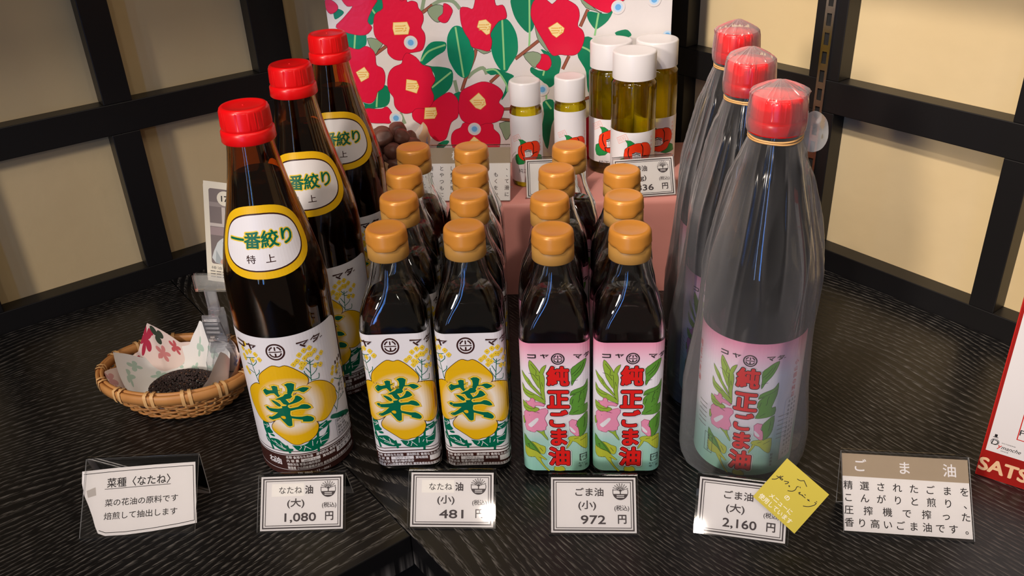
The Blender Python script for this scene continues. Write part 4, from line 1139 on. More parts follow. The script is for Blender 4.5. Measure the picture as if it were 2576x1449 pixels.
def wide_sign(head, rows, ncol, hidden=None):
    a = Art(); BAND = M('taupe_band', hexc('a3927c'), .6, spec=.2)
    a.rect(-42.6, 1.5, 42.6, 55.6, CARDW, 0); a.rect(-42.6, 39.5, 42.6, 55.6, BAND, 1)
    for ch, x in head: a.text(ch, x, 47.4, 9.6, PAPER, 2, .012)
    for i, r in enumerate(rows):
        n = len(r); p = 78.0 / (n - 1)
        for j, ch in enumerate(r):
            if ch != ' ': a.text(ch, -39 + p * j, 33.2 - 8.6 * i if len(rows) < 5 else 34.5 - 6.7 * i, 6.6 if len(rows) < 5 else 5.0, INK, 2, .008)
    return a
sign('information_sign', 'wide acrylic stand with a taupe-headed card of four text lines, right front corner', 'sign', (.2674, .4447, 0), -9.5, .0865, .041, .040, wide_sign((('ご', -30), ('ま', 0), ('油', 30)), ('精選されたごまを', 'こんがりと煎り、', '圧搾機で搾った', '香り高いごま油です。'), 8), leg=-.006, legrot=.10)
sign('information_sign', 'acrylic stand with a taupe-headed text card on the pink cloth, behind the rapeseed bottles', 'sign', (-.0400, .8262, RH), -6.0, .0840, .028, .050, wide_sign((('椿', -13), ('油', 16)), ('用として   、', '肌や髪  ても、', 'とつか  良くて', '収も早  爪を滑', 'いにし   かに'), 8), leg=.01)

# ------------------------------------------------------------------ pink covered riser, camellia poster
CLOTH = M('pink_satin_cloth', hexc('c9857c'), .55, spec=.5)
nt, ns, L, b = nodes(CLOTH)
b.inputs['Sheen Weight'].default_value = .3
tc = nn(ns, 'ShaderNodeTexCoord'); n1 = nn(ns, 'ShaderNodeTexNoise'); n1.inputs['Scale'].default_value = 14; n1.inputs['Detail'].default_value = 4
bp = nn(ns, 'ShaderNodeBump'); bp.inputs['Strength'].default_value = .3; bp.inputs['Distance'].default_value = .004
L.new(tc.outputs['Object'], n1.inputs['Vector']); L.new(n1.outputs['Fac'], bp.inputs['Height']); L.new(bp.outputs[0], b.inputs['Normal'])
t = thing('display_riser', 'low box draped in pink satin cloth, behind the small bottles', 'display riser', (.005, .815, 0), radians(-2.6))
bm = bmesh.new()
prof = [(0, 0.0), (0, .02), (.0005, .05), (.0008, .085), (.0012, .0985), (.0022, .1022), (.0048, RH), (.03, RH), (.165, RH)]
rs = []
for i in range(41):
    x = -.205 + .415 * i / 40
    rs.append([(x, y + .0009 * sin(x * 60) * (1 - min(1, z / .09)) * (z > 0), z) for y, z in prof] + [(x, .165, 0)])
rings(bm, rs)
bmesh.ops.recalc_face_normals(bm, faces=bm.faces)
sharp(obj('cloth_cover', bm, CLOTH, t), 60)
P_ = ART['POS']
a = Art()
PR = M('poster_red', hexc('e3173f'), .28, spec=.6); PRD = M('poster_dark_red', hexc('9c1130'), .3, spec=.6)
PG = M('poster_green', hexc('0c8a62'), .28, spec=.6); PGB = M('poster_mid_green', hexc('12805a'), .28, spec=.6); PV = M('poster_pale_green', hexc('93cf8a'), .3, spec=.6)
PS = M('poster_sage', hexc('8fa283'), .3, spec=.6); PT = M('poster_brown', hexc('9c5a44'), .3, spec=.6); PW = M('poster_white', hexc('e2dcd9'), .28, spec=.6)
PB = M('poster_blue', hexc('6fb1e8'), .3, spec=.6); PB2 = M('poster_pale_blue', hexc('c3dcf2'), .3, spec=.6); PY = M('poster_cream', hexc('fbe3a0'), .3, spec=.6); PY2 = M('poster_ochre', hexc('e9b04a'), .3, spec=.6)
EX = [(-178, .4), (178.7, .4), (178.7, 300), (-178, 300)]
a.poly(EX, PW, 0)
for p in P_['curl']: a.stroke(p, 3.8, PS, 1, k=4)
for p in P_['twig']: a.stroke(p, 3.6, INKB, 1.4, k=3); a.stroke(p, 2.8, PT, 2, k=3)
for p in P_['greenb']: a.poly(p, PGB, 3, 3)
for p in P_['green']: a.poly(p, PG, 4, 3)
for p in P_['vein']: a.stroke(p, 1.9, PV, 5, k=4)
for p in P_['sage']: a.stroke(smooth2(p, 2), .9, INK, 5, closed=True); a.poly(p, PS, 6, 2)
ups = [[(x + dx, 2 * 184 - y + dy) for x, y in reversed(P_['red'][i])] for i, dx, dy in ((4, 0, -60), (9, -20, 25), (1, 60, 70), (6, -60, 10))]
for i, p in enumerate(P_['red'] + ups):
    z = 7 + .5 * (i % 9)
    if i == 4: z = 11
    a.stroke(smooth2(p, 3), .9, PRD, z, closed=True); a.poly(p, PR, z + .25, 3)
for p in P_['stamen']:
    a.stroke(p, 1.0, PY2, 12, closed=True); a.poly(p, PY, 12.5)
    cx = sum(q[0] for q in p) / len(p); cy = sum(q[1] for q in p) / len(p)
    for k in (-1, 0, 1): a.stroke([(cx - 6.0, cy + 2.6 * k), (cx + 1.5, cy + 2.3 * k)], .8, PY2, 13)
    for q in range(6): a.disc(cx + 3.6 + 1.6 * cos(q * 1.1), cy + 3.0 * sin(q * 1.1), .8, PY2, 13, n=6)
for x, y in P_['dot']:
    a.disc(x, y, 7.2, PW, 14); a.disc(x, y, 5.0, PB2, 15); a.disc(x, y, 3.1, PB, 16)
t = thing('camellia_board', 'tall glossy white board printed with red camellias, standing at the back of the pink riser', 'poster', (0, .9325, RH), radians(-1.15))
bm = bmesh.new(); box(bm, (.00035, .004, .1512), (.3571, .0076, .3016), bev=.0006); obj('board', bm, PW, t, smooth=False)
MP = Matrix(((1, 0, 0, 0), (0, 0, -1, 0), (0, 1, 0, 0), (0, 0, 0, 1)))
o = a.build('print', wrap_flat(MP), t, eps=3.5e-5, clip=(-178, .4, 178.7, 300))
# slightly wavy lamination gives the print its broken highlights
for m in (PR, PG, PGB, PW, PRD):
    nt, ns, L, b = nodes(m)
    tc = nn(ns, 'ShaderNodeTexCoord'); n1 = nn(ns, 'ShaderNodeTexNoise'); n1.inputs['Scale'].default_value = 170; n1.inputs['Detail'].default_value = 2
    bp = nn(ns, 'ShaderNodeBump'); bp.inputs['Strength'].default_value = .35; bp.inputs['Distance'].default_value = .0006
    L.new(tc.outputs['Object'], n1.inputs['Vector']); L.new(n1.outputs['Fac'], bp.inputs['Height']); L.new(bp.outputs[0], b.inputs['Normal'])

# ------------------------------------------------------------------ camellia oils with white caps
O_ = ART['OIL']
ORED = M('vermilion_print', hexc('ee3a12'), .4)
def oil_art(r, z0, z1, k, fz):
    a = Art(); hw = r * 1000 * 2.15
    a.rect(-hw, z0, hw, z1, PAPER, 0)
    f = lambda P: [(p[0] * k, (p[1] - 149.6) * k + fz) for p in P]
    for p in O_['gr']: a.stroke(f(p), .5 * k, INK, 1, closed=True); a.poly(f(p), M('leaf_green', hexc('1f8a45'), .4), 2)
    for p in O_['red']: a.stroke(smooth2(f(p), 2), .7 * k, INKB, 3, closed=True); a.poly(f(p), ORED, 4, 2)
    for p in O_['line']: a.stroke(f(p), .85 * k, INKB, 5, k=3)
    for p in O_['wh']:
        q = f(p); a.poly(q, PAPER, 6)
        for i in range(4): a.stroke([(q[0][0] + (1.6 + i * 1.5) * k, q[4][1] + .6 * k), (q[0][0] + (2.0 + i * 1.3) * k, q[1][1] - 2.2 * k)], .3 * k, INK, 7)
        a.stroke([(q[0][0], q[0][1]), (q[1][0], q[1][1] - .6 * k), (q[2][0], q[2][1] - .6 * k)], .8 * k, INK, 7); a.stroke([(q[0][0], q[0][1] - 1.2 * k), (q[1][0] + k, q[1][1] - 2.0 * k), (q[2][0], q[2][1] - 2.2 * k)], .7 * k, INK, 7)
    for i, c in enumerate('純正椿油'): a.text(c, -7.6 * k + 5.1 * k * i, fz - 21.0 * k, 5.2 * k, INK, 1, 0)
    STAMP = M('faint_red_stamp', hexc('eab3ad'), .5)
    x, y = -12.1 * k, fz + 14.0 * k; rr = .5
    c, s = cos(rr) * k, sin(rr) * k
    a.stroke([(x + px * c - py * s, y + px * s + py * c) for px, py in ((-5, -2.6), (5, -2.6), (5, 2.6), (-5, 2.6))], .5 * k, STAMP, 1, closed=True)
    a.text('純粋', x, y, 4.2 * k, STAMP, 1, 0, rot=rr)
    for i, ch in enumerate('天然植物油'): a.text(ch, 15.5 * k, fz + (14 - 3.6 * i) * k, 2.6 * k, STAMP, 1, .02)
    return a
def make_oil(name, label, group, loc, rz, r, hcap, h, z0, z1, k, fz, cr):
    t = thing(name, label, 'oil bottle', loc, rz, group)
    bm = bmesh.new()
    out_ = [(r * .80, .0006), (r * .93, .0006), (r, .003), (r, hcap - .0065), (r * .985, hcap - .0045), (r * .90, hcap - .0022), (r * .86, hcap - .0010), (r * .80, hcap + .002)]
    lathe(bm, out_, 64, cap1=False)
    sharp(obj('bottle_glass', bm, GLASST, t), 50)
    bm = bmesh.new(); q = r - .0004
    lathe(bm, [(r * .78, .0012), (r * .92, .0014), (q, .0034), (q, hcap - .0068), (q * .985, hcap - .0050), (r * .895, hcap - .0028)], 64)
    sharp(obj('oil', bm, OIL_Y, t), 50)
    oil_art(r, z0, z1, k, fz).build('label', wrap_cyl(r + .0001), t, cuts=[i * 1.6 for i in range(-38, 39)], eps=3e-5)
    bm = bmesh.new()
    lathe(bm, [(cr - .0012, hcap), (cr, hcap), (cr, hcap + .0005), (cr, h - .0016), (cr - .0004, h - .0006), (cr - .0014, h), (cr - .0030, h - .0002), (.0006, h - .0003)], 64)
    sharp(obj('cap', bm, WHITEPL, t), 60)
    return t
so = make_oil('small_camellia_oil_bottle', 'small slim camellia oil bottle with white cap, leftmost of the five on the pink cloth', 'small camellia oil bottles', (.0225, .8735, RH), radians(0), .0165, .0865, .1100, 6.0, 77.0, 1.0, 39.5, .0157)
dup(so, (.0685, .8805, RH), radians(6), 'small slim camellia oil bottle with white cap, second from the left on the pink cloth')
lo = make_oil('large_camellia_oil_bottle', 'tall yellow camellia oil bottle with white cap, standing in front of the other two', 'large camellia oil bottles', (.1310, .8605, RH), radians(0), .0226, .1120, .1380, 13.5, 61.0, 1.17, 37.5, .0216)
dup(lo, (.1132, .9045, RH), radians(-8), 'tall yellow camellia oil bottle with white cap, left one of the rear pair')
dup(lo, (.1600, .9020, RH), radians(0), 'tall yellow camellia oil bottle with white cap, right one of the rear pair')

# ------------------------------------------------------------------ bamboo basket with papers and rapeseed
BAM = M('bamboo', hexc('c2864a'), .45, spec=.4)
nt, ns, L, b = nodes(BAM)
tc = nn(ns, 'ShaderNodeTexCoord'); n1 = nn(ns, 'ShaderNodeTexNoise'); n1.inputs['Scale'].default_value = 45; n1.inputs['Detail'].default_value = 4
mx = nn(ns, 'ShaderNodeMix', data_type='RGBA'); mx.inputs['A'].default_value = (*hexc('ab6f38'), 1); mx.inputs['B'].default_value = (*hexc('cf9658'), 1)
L.new(tc.outputs['Object'], n1.inputs['Vector']); L.new(n1.outputs['Fac'], mx.inputs['Factor']); L.new(mx.outputs['Result'], b.inputs['Base Color'])
BAML = M('pale_bamboo_strip', hexc('dcae74'), .45, spec=.4)
def basket(name, label, loc, rz, ax, by, h, nb=14, rows=9, stakes=44):
    t = thing(name, label, 'basket', loc, rz)
    def wall(s):                      # s 0 foot .. 1 rim -> half axes and height
        k = .62 + .38 * s ** .62
        return ax * k, by * k, .0015 + (h - .004) * s
    bm = bmesh.new()
    for rI in range(rows):
        s = (rI + .35) / rows * .84; A, B, z = wall(s)
        pts = []
        N = stakes * 4
        for i in range(N):
            an = 2 * pi * i / N
            w = .0011 * cos(stakes / 2 * an + pi * rI)
            pts.append(((A + w) * cos(an), (B + w) * sin(an), z + .0005 * sin(3 * an + rI * 2.1)))
        tube(bm, pts, .00125, 5, closed=True)
    obj('woven_side', bm, BAM, t)
    bm = bmesh.new()
    for i in range(stakes):
        an = 2 * pi * (i + .5) / stakes
        pr = []
        for j in range(8):
            A, B, z = wall(j / 7 * .95); pr.append((A * cos(an), B * sin(an), z))
        tube(bm, pr, .0008, 4, rx=2.4)
    A, B, z = wall(0)
    lathe(bm, [(A * .2, .0008), (A * .99, .0008), (A * .99, .0024), (A * .2, .0024)], 40, rad=lambda a_, r_, z_: (r_ * (1 - (1 - by / ax) * sin(a_) ** 2), z_))
    obj('stakes', bm, BAML, t)
    def rimring(bm, off, z0, z1, th, N=96):
        rs = []
        for i in range(N):
            an = 2 * pi * i / N; c_, s_ = cos(an), sin(an)
            rs.append([((ax + off + o_) * c_, (by + off + o_) * s_, zz) for o_, zz in ((th / 2, z0), (th / 2 + .0005, (z0 + z1) / 2), (th / 2, z1), (0, z1 + .0006), (-th / 2, z1), (-th / 2, z0), (0, z0 - .0004))])
        rs.append(rs[0])
        vv = [[bm.verts.new(p) for p in r] for r in rs[:-1]]; vv.append(vv[0])
        for p, q in zip(vv, vv[1:]):
            for k in range(7): bm.faces.new((p[k], p[(k + 1) % 7], q[(k + 1) % 7], q[k]))
        bmesh.ops.recalc_face_normals(bm, faces=bm.faces)
    bm = bmesh.new(); rimring(bm, .0012, h - .0095, h - .0012, .0030); rimring(bm, -.0024, h - .0075, h - .0004, .0026)
    rim = obj('rim', bm, BAM, t)
    for i in range(nb):
        an = 2 * pi * (i + .35) / nb
        bm = bmesh.new()
        for d in (-.020, .024):
            rs = []
            for o_, zz in ((-.0048, h - .0085), (-.0050, h - .002), (-.0040, h + .0009), (0, h + .0014), (.0030, h + .0004), (.0037, h - .003), (.0036, h - .0085), (.0026, h - .0115)):
                ring = []
                for e in (-.021, .021):
                    q = an + d * 2 + e
                    ring.append(((ax + o_) * cos(q), (by + o_) * sin(q), zz))
                rs.append(ring)
            for p, q in zip(rs, rs[1:]): bm.faces.new([bm.verts.new(v) for v in (p[0], p[1], q[1], q[0])])
        bmesh.ops.remove_doubles(bm, verts=bm.verts, dist=1e-6)
        bmesh.ops.recalc_face_normals(bm, faces=bm.faces)
        obj('binding', bm, BAML, rim)
    return t
BX, BY, BH = .0685, .0490, .0385
BLOC = (-.2985, .6535, 0)
basket('bamboo_basket', 'shallow oval woven bamboo basket holding papers and dark rapeseed, left of the bottles', BLOC, radians(-5), BX, BY, BH)

def sheet(name, label, loc, mats, edge, fa, fb, fz, seed, cat='paper'):
    """square paper pressed into a bowl: flat ellipse at the bottom, then up to an outline of (degrees, radius, height)"""
    def outline(deg):
        for (d0, r0, z0), (d1, r1, z1) in zip(edge, edge[1:] + [(edge[0][0] + 360, *edge[0][1:])]):
            q = deg if deg >= d0 else deg + 360
            if d0 <= q <= d1:
                k = (q - d0) / (d1 - d0)
                return r0 + (r1 - r0) * k, z0 + (z1 - z0) * k
    bm = bmesh.new(); uvl = bm.loops.layers.uv.new('art'); N = 180; K = 22
    rows = []
    for i in range(N):
        an = 2 * pi * i / N; re, ze = outline(math.degrees(an))
        rf = 1 / sqrt((cos(an) / fa) ** 2 + (sin(an) / fb) ** 2)
        rf = min(rf, re * .85)
        row = []
        for j in range(K + 1):
            k = j / K
            if k < .35: r, z = rf * k / .35, fz
            else:
                q = (k - .35) / .65
                r = rf + (re - rf) * (q * .55 + .45 * q ** .75); z = fz + (ze - fz) * q ** 1.25
                wv = noise.noise(Vector((cos(an) * 2.2 + seed, sin(an) * 2.2, q * 1.2)))
                r += .0032 * wv * q; z += .0012 * noise.noise(Vector((cos(an) * 4, sin(an) * 4, seed))) * q
            row.append(((r * cos(an), r * sin(an), z), (.5 + .5 * k * cos(an), .5 + .5 * k * sin(an))))
        rows.append(row)
    c = bm.verts.new((0, 0, fz)); V = [[bm.verts.new(p[0]) for p in row[1:]] for row in rows]
    for i in range(N):
        j = (i + 1) % N
        fs = [((c, V[i][0], V[j][0]), ((.5, .5), rows[i][1][1], rows[j][1][1]))]
        for k in range(K - 1): fs.append(((V[i][k], V[i][k + 1], V[j][k + 1], V[j][k]), (rows[i][k + 1][1], rows[i][k + 2][1], rows[j][k + 2][1], rows[j][k + 1][1])))
        for vs, us in fs:
            f = bm.faces.new(vs)
            for l, u in zip(f.loops, us): l[uvl].uv = u
    o = obj(name, bm, mats, None, loc=loc)
    return tag(o, label, cat)
def paper_mat(name, base, spots):
    """thin paper printed with small motifs: spots are (u, v, radius, colour, petals)"""
    m = M(name, base, .7, spec=.2)
    nt, ns, L, b = nodes(m)
    uv = nn(ns, 'ShaderNodeUVMap'); uv.uv_map = 'art'
    last = None
    for u, v, r, c, pt in spots:
        mp = nn(ns, 'ShaderNodeVectorMath', operation='SUBTRACT'); mp.inputs[1].default_value = (u, v, 0); L.new(uv.outputs[0], mp.inputs[0])
        sp = nn(ns, 'ShaderNodeSeparateXYZ'); L.new(mp.outputs[0], sp.inputs[0])
        an = nn(ns, 'ShaderNodeMath', operation='ARCTAN2'); L.new(sp.outputs['Y'], an.inputs[0]); L.new(sp.outputs['X'], an.inputs[1])
        am = nn(ns, 'ShaderNodeMath', operation='MULTIPLY'); am.inputs[1].default_value = pt; L.new(an.outputs[0], am.inputs[0])
        co = nn(ns, 'ShaderNodeMath', operation='SINE'); L.new(am.outputs[0], co.inputs[0])
        ab = nn(ns, 'ShaderNodeMath', operation='ABSOLUTE'); L.new(co.outputs[0], ab.inputs[0])
        sc = nn(ns, 'ShaderNodeMath', operation='MULTIPLY_ADD'); sc.inputs[1].default_value = r * .65; sc.inputs[2].default_value = r * .35; L.new(ab.outputs[0], sc.inputs[0])
        ln = nn(ns, 'ShaderNodeVectorMath', operation='LENGTH'); L.new(mp.outputs[0], ln.inputs[0])
        lt = nn(ns, 'ShaderNodeMath', operation='LESS_THAN'); L.new(ln.outputs['Value'], lt.inputs[0]); L.new(sc.outputs[0], lt.inputs[1])
        mx = nn(ns, 'ShaderNodeMix', data_type='RGBA'); mx.inputs['B'].default_value = (*c, 1)
        if last: L.new(last.outputs['Result'], mx.inputs['A'])
        else: mx.inputs['A'].default_value = (*base, 1)
        L.new(lt.outputs[0], mx.inputs['Factor']); last = mx
    L.new(last.outputs['Result'], b.inputs['Base Color'])
    return m
GRN = hexc('b5cdbd')
CLOV = paper_mat('clover_paper', hexc('ebe9e4'), [(.62, .86, .055, GRN, 2), (.74, .80, .05, GRN, 2), (.52, .76, .045, GRN, 2), (.28, .66, .05, GRN, 2), (.38, .80, .045, GRN, 2), (.16, .52, .05, GRN, 2), (.66, .70, .04, GRN, 2), (.12, .62, .05, GRN, 2), (.50, .12, .05, GRN, 2), (.8, .3, .05, GRN, 2)])
WASHI = paper_mat('flowered_paper', hexc('efd9cf'), [(.14, .80, .07, hexc('b8324a'), 2.5), (.22, .86, .05, hexc('3f4a3c'), 1.5), (.28, .78, .05, hexc('d98a88'), 2.5), (.34, .90, .05, hexc('c95d62'), 2.5), (.10, .68, .05, hexc('b8324a'), 2.5), (.80, .80, .07, hexc('8f97c9'), 2.5), (.94, .52, .06, hexc('b8324a'), 2.5), (.88, .66, .05, hexc('6f78b8'), 2.5), (.5, .92, .06, hexc('e2b58c'), 2.5), (.06, .42, .07, hexc('d9a3a0'), 2.5)])
pz = Vector(BLOC)
sheet('flowered_paper', 'pink and beige flowered paper lining the bamboo basket, under the white sheet', pz, [WASHI],
      [(0, .056, .043), (22, .052, .034), (48, .050, .041), (75, .042, .032), (105, .041, .035), (134, .046, .060), (150, .050, .036), (168, .058, .030), (187, .0620, .037), (210, .051, .025), (235, .046, .025), (270, .0375, .025), (305, .044, .025), (335, .052, .027)], .040, .027, .0042, 3)
sheet('clover_paper', 'white paper with pale green clovers in the bamboo basket, under the dark seeds', pz, [CLOV],
      [(12, .045, .034), (38, .045, .036), (67, .036, .060), (92, .038, .034), (118, .043, .028), (150, .048, .030), (174, .056, .049), (192, .047, .022), (215, .042, .019), (245, .0365, .020), (285, .036, .022), (315, .040, .030), (347, .045, .054)], .037, .024, .0065, 8)
# mound of rapeseed
bm = bmesh.new(); rn = random.Random(3)
SEEDM = M('dark_rapeseed', hexc('3a2d2b'), .6, spec=.3); SEED2 = M('brown_rapeseed', hexc('5f4536'), .6, spec=.3)
tmpl = bmesh.new(); bmesh.ops.create_icosphere(tmpl, subdivisions=2, radius=1); tv = [v.co.copy() for v in tmpl.verts]; tf = [[v.index for v in f.verts] for f in tmpl.faces]; tmpl.free()
for i in range(1500):
    q = sqrt(rn.random()); an = rn.uniform(0, 2 * pi)
    x = .0315 * q * cos(an); y = .0215 * q * sin(an)
    hgt = .0115 * (1 - q * q) ** .8
    z = hgt * (1 if i % 3 else rn.random())
    r = rn.uniform(.00085, .00110)
    vs = [bm.verts.new(Vector((x, y, z)) + c * r) for c in tv]
    mi = 1 if rn.random() < .08 else 0
    for f in tf: bm.faces.new([vs[k] for k in f]).material_index = mi
o = obj('rapeseed_pile', bm, [SEEDM, SEED2], None, loc=(pz.x - .001, pz.y + .005, .0105), rz=radians(4))
tag(o, 'heap of tiny dark brown rapeseed on white paper in the bamboo basket', 'seeds', kind='stuff')

# ------------------------------------------------------------------ clear clip with a portrait card
CL = thin_clear('clear_plastic', (.95, .955, .96), .08, haze=.10, ior=1.5, fold=.35)
t = thing('sign_clip', 'clear plastic peg clip gripping the back of the bamboo basket and carrying a photo card', 'clip', (-.2660, .6770, .0150), radians(-6)); t.scale = (1, 1, 1.2)
for s, nm in ((1, 'jaw'), (-1, 'jaw')):
    bm = bmesh.new(); rs = []
    for y, z, w in ((.0060, 0, .0150), (.0050, .008, .0148), (.0030, .016, .0120), (.0022, .024, .0090), (.0045, .034, .0088), (.0070, .044, .0080), (.0074, .050, .0070)):
        y *= s; rs.append([(-w, y - .0009, z), (w, y - .0009, z), (w, y + .0009, z), (-w, y + .0009, z)])
    rings(bm, rs); bmesh.ops.recalc_face_normals(bm, faces=bm.faces)
    obj('jaw', bm, CL, t, smooth=False)
bm = bmesh.new(); tube(bm, [(-.0085, 0, .026), (.0085, 0, .026)], .0028, 16); obj('hinge_pin', bm, CL, t)
bm = bmesh.new()
for i in range(4): box(bm, (0, -.0078, .036 + .0035 * i), (.012, .0016, .0012))
obj('grip_ridges', bm, CL, t, smooth=False)
bm = bmesh.new(); box(bm, (.002, 0, .060), (.0105, .0030, .018), bev=.0006); box(bm, (.002, 0, .0505), (.005, .005, .008)); obj('stem', bm, CL, t, smooth=False)
bm = bmesh.new(); box(bm, (.010, -.0020, .0745), (.040, .0012, .013)); box(bm, (.010, .0020, .0745), (.040, .0012, .013)); box(bm, (.010, 0, .0685), (.040, .005, .0012)); obj('card_holder', bm, ACRYL, t, smooth=False)
a = Art()
CREAM = M('cream_card', hexc('e8dfc8'), .5); PGREY = M('photo_grey', hexc('7d706a'), .5); PPALE = M('photo_pale', hexc('c9bdb2'), .5)
SKIN = M('photo_skin', hexc('cfa189'), .5); SHIRT = M('photo_shirt', hexc('cfd3cf'), .5); SHIRT2 = M('photo_shirt_fold', hexc('a9b0ae'), .5); HAIR = M('photo_hair', hexc('5e5856'), .5)
a.rrect(-27, 0, 27, 92, 4, CREAM, 0)
a.rrect(-22.5, 17, 22.5, 86, 2, PGREY, 1)
a.rect(-22.5, 52, 22.5, 55, PPALE, 2); a.rect(-22.5, 44, 22.5, 51.5, M('photo_rose', hexc('a08c88'), .5), 2); a.rect(-12, 52, -9, 74, PPALE, 2); a.rect(-22.5, 70, 0, 74, M('photo_mid', hexc('978a83'), .5), 2)
a.poly([(-19, 18), (-18, 34), (-13, 41), (-4, 45.5), (4, 46.5), (12, 45.5), (20, 41), (22.4, 34), (22.4, 18)], SHIRT, 3, 3)
a.poly([(-19, 18), (-18, 30), (-15, 24), (-12, 18)], SHIRT2, 4); a.stroke([(-12, 38), (-10, 30), (-11, 24)], .8, SHIRT2, 4, k=3); a.stroke([(0, 46), (2, 38), (4, 46)], .9, SHIRT2, 4)
a.poly([(-14, 17.5), (-12, 23), (-2, 26), (10, 27), (17, 24), (15, 18.5), (4, 17.5)], SKIN, 5, 3); a.stroke([(-6, 21), (4, 23.5), (13, 22)], .7, M('photo_skin_shade', hexc('a97c68'), .5), 6, k=3)
a.poly([(-4, 44), (-5.5, 54), (-5, 63), (0, 68), (6, 68), (10, 63), (10.5, 54), (8, 45), (2, 42)], SKIN, 4, 3)
a.poly([(-5.5, 60), (-5, 67), (0, 72), (7, 72), (11, 66), (10.8, 60), (8, 65), (0, 66.5), (-3, 64)], HAIR, 5, 3); a.disc(-5.6, 56.5, 1.5, SKIN, 3, 2.4)
for x in (-.5, 6): a.rect(x - 1.4, 58, x + 1.4, 58.7, HAIR, 6); a.disc(x, 56.6, .7, HAIR, 6, n=8)
a.stroke([(2.8, 56), (2.2, 53.2), (3.6, 52.9)], .5, M('photo_skin_shade'), 6); a.stroke([(.5, 49.8), (2.8, 49.3), (5, 49.8)], .6, M('photo_skin_shade'), 6, k=3)
a.disc(-9, 78, 6.6, CREAM, 7); a.text('17', -9, 78, 7.2, INK, 8, .02)
GT = M('grey_text', hexc('7a746a'), .6)
a.text('椿油をつくる人', -6, 13.2, 3.2, GT, 1, 0, width=34)
for i in range(3):
    for k in range(9): a.rect(-24 + 5.2 * k, 9.2 - 2.6 * i, -24 + 5.2 * k + 4.4, 10.2 - 2.6 * i, GT, 1)
tc_ = thing('portrait_card', 'cream card with a portrait photo and number 17, behind the front brown bottle', 'card')
tc_.matrix_world = Matrix.Translation((-.2385, .6775, .1010)) @ Matrix.Rotation(radians(-6), 4, 'Z') @ Matrix.Rotation(radians(8), 4, 'Y') @ Matrix.Rotation(radians(-4), 4, 'X') @ MP
bm = bmesh.new(); box(bm, (0, .046, -.0003), (.0535, .0918, .0005)); obj('card_board', bm, CREAM, tc_, smooth=False)
a.build('card_print', wrap_flat(Matrix.Identity(4)), tc_, eps=4e-5)

# ------------------------------------------------------------------ camellia seeds in their tray on the riser
NB = Vector((-.120, .8865, RH))
basket('seed_basket', 'small bamboo basket of brown camellia seeds on the pink riser, behind the bottles', NB, 0, .044, .0375, .028, nb=10, rows=6, stakes=32)
sheet('orange_paper', 'orange and cream flowered paper lining the basket of brown seeds', NB, [paper_mat('orange_flowered_paper', hexc('efc79d'), [(.8, .85, .09, hexc('f1e3da'), 2.5), (.9, .6, .06, hexc('9fb0dd'), 2.5), (.2, .8, .08, hexc('d8d3a0'), 2.5), (.6, .95, .06, hexc('e7a9a0'), 2.5)])],
      [(5, .041, .050), (40, .042, .058), (65, .036, .034), (120, .036, .040), (150, .040, .052), (190, .036, .028), (235, .033, .028), (262, .031, .036), (290, .031, .026), (330, .036, .030)], .026, .021, .0045, 5)
NUT = M('brown_seed', hexc('6b4436'), .42, spec=.45)
nt, ns, L, b = nodes(NUT)
tc = nn(ns, 'ShaderNodeTexCoord'); n1 = nn(ns, 'ShaderNodeTexNoise'); n1.inputs['Scale'].default_value = 120; n1.inputs['Detail'].default_value = 4
mx = nn(ns, 'ShaderNodeMix', data_type='RGBA'); mx.inputs['A'].default_value = (*hexc('52322a'), 1); mx.inputs['B'].default_value = (*hexc('80564a'), 1)
L.new(tc.outputs['Object'], n1.inputs['Vector']); L.new(n1.outputs['Fac'], mx.inputs['Factor']); L.new(mx.outputs['Result'], b.inputs['Base Color'])
rn = random.Random(12); protos = []
for k in range(4):
    bm = bmesh.new(); bmesh.ops.create_icosphere(bm, subdivisions=4, radius=.0102)
    for v in bm.verts:
        p = v.co; n0 = p.normalized()
        f = 1 + .10 * noise.noise(n0 * 1.6 + Vector((k * 3, 0, 0)))
        q = p * f
        q.z *= .72 if k % 2 else .82
        q.x *= 1.12
        if n0.y > .25: q.y *= 1 - .55 * (n0.y - .25)      # the flattened, ridged side
        q.z += .0007 * exp(-(n0.x / .22) ** 2) * (1 if n0.z > 0 else -.3)
        v.co = q
    me = bpy.data.meshes.new('camellia_seed'); bm.to_mesh(me); bm.free(); me.materials.append(NUT)
    me.polygons.foreach_set('use_smooth', [True] * len(me.polygons)); protos.append(me)
spots = []
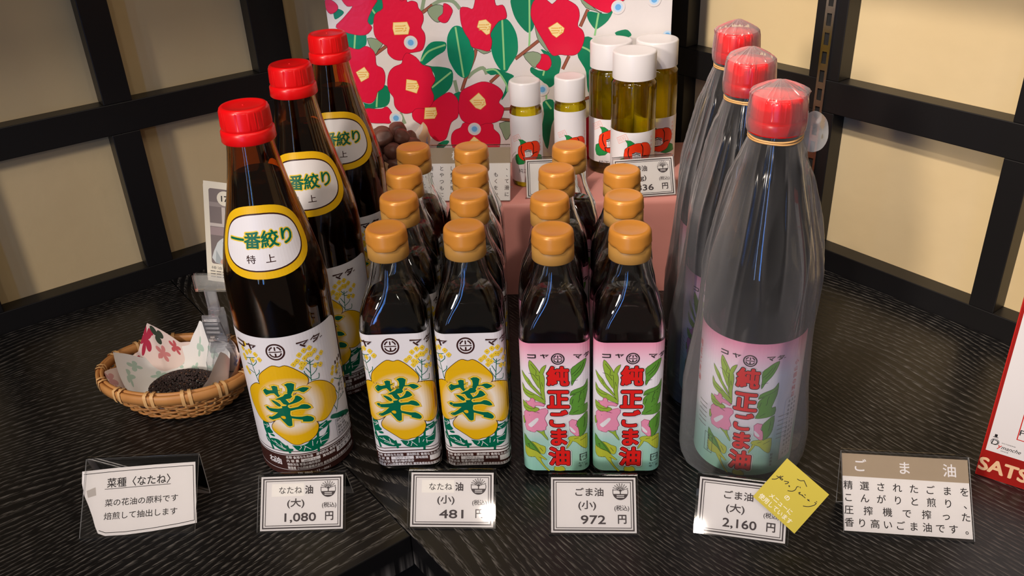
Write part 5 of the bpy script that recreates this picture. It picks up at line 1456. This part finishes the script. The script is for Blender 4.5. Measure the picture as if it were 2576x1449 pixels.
for lvl, (R0, cnt, z) in enumerate(((.020, 6, .0160), (.005, 2, .0150), (.025, 7, .0300), (.009, 3, .0300), (.0215, 6, .0430), (.006, 2, .0440), (.0115, 4, .0545))):
    for i in range(cnt): 
        an = 2 * pi * i / cnt + lvl * .7
        spots.append((R0 * 1.15 * cos(an), R0 * .95 * sin(an), z))
for i, (x, y, z) in enumerate(spots):
    o = bpy.data.objects.new('camellia_seed', protos[i % 4]); COL.objects.link(o)
    o.location = NB + Vector((x + rn.uniform(-.001, .001), y + rn.uniform(-.001, .001), z))
    o.rotation_euler = (rn.uniform(-.8, .8), rn.uniform(-.8, .8), rn.uniform(0, 6.28))
    s = rn.uniform(.92, 1.08); o.scale = (s, s, s)
    tag(o, 'glossy brown camellia seed in the heap behind the tall brown bottles', 'seed', 'heap of brown camellia seeds')

# ------------------------------------------------------------------ red and white box at the right edge
t = thing('red_white_box', 'red-bordered white gift box with cream lettering, standing at the right edge', 'box', (.3432, .5053, 0), radians(-36))
RB = M('box_red', hexc('d32a22'), .4); WB = M('box_white', hexc('ece6e2'), .45)
bm = bmesh.new(); box(bm, (.075, .0105, .105), (.150, .021, .210), bev=.0006); obj('carton', bm, RB, t, smooth=False)
a = Art()
a.rect(.4, .4, 149.6, 209.6, RB, 0); a.rect(2.6, 24.6, 147, 207, WB, 1)
a.frame(19.5, 41, 130, 190, .7, RB, 2)
SC_ = M('cream_letter', hexc('f3c79a'), .45)
a.text('SATS', 17.0, 12.2, 16, SC_, 1, .035, width=32)
LGI = M('logo_black', hexc('1d1a1a'), .5)
a.text('D', 7.2, 33.6, 6.6, LGI, 2, .0, slant=.15); a.ring(7.0, 33.8, 2.6, .35, LGI, 2); a.rect(5.8, 38.2, 7.6, 40.6, LGI, 2); a.rect(5.0, 37.6, 8.4, 38.1, LGI, 2)
a.text('y', 10.8, 31.6, 5.6, RB, 2, .01, slant=.15); a.text('manche', 18.6, 31.0, 4.6, LGI, 2, .005, width=12.5, slant=.3)
a.text('PATISSERIE', 16.0, 34.4, 1.3, LGI, 2, 0, width=9); a.text('SINCE', 14.5, 27.6, 1.4, LGI, 2, 0, width=5)
a.text('PT', 24.4, 48, 7, LGI, 2, .0, width=8)
a.build('front_print', wrap_flat(MP), t, eps=4e-5)

bpy.data.objects.remove(_fo)
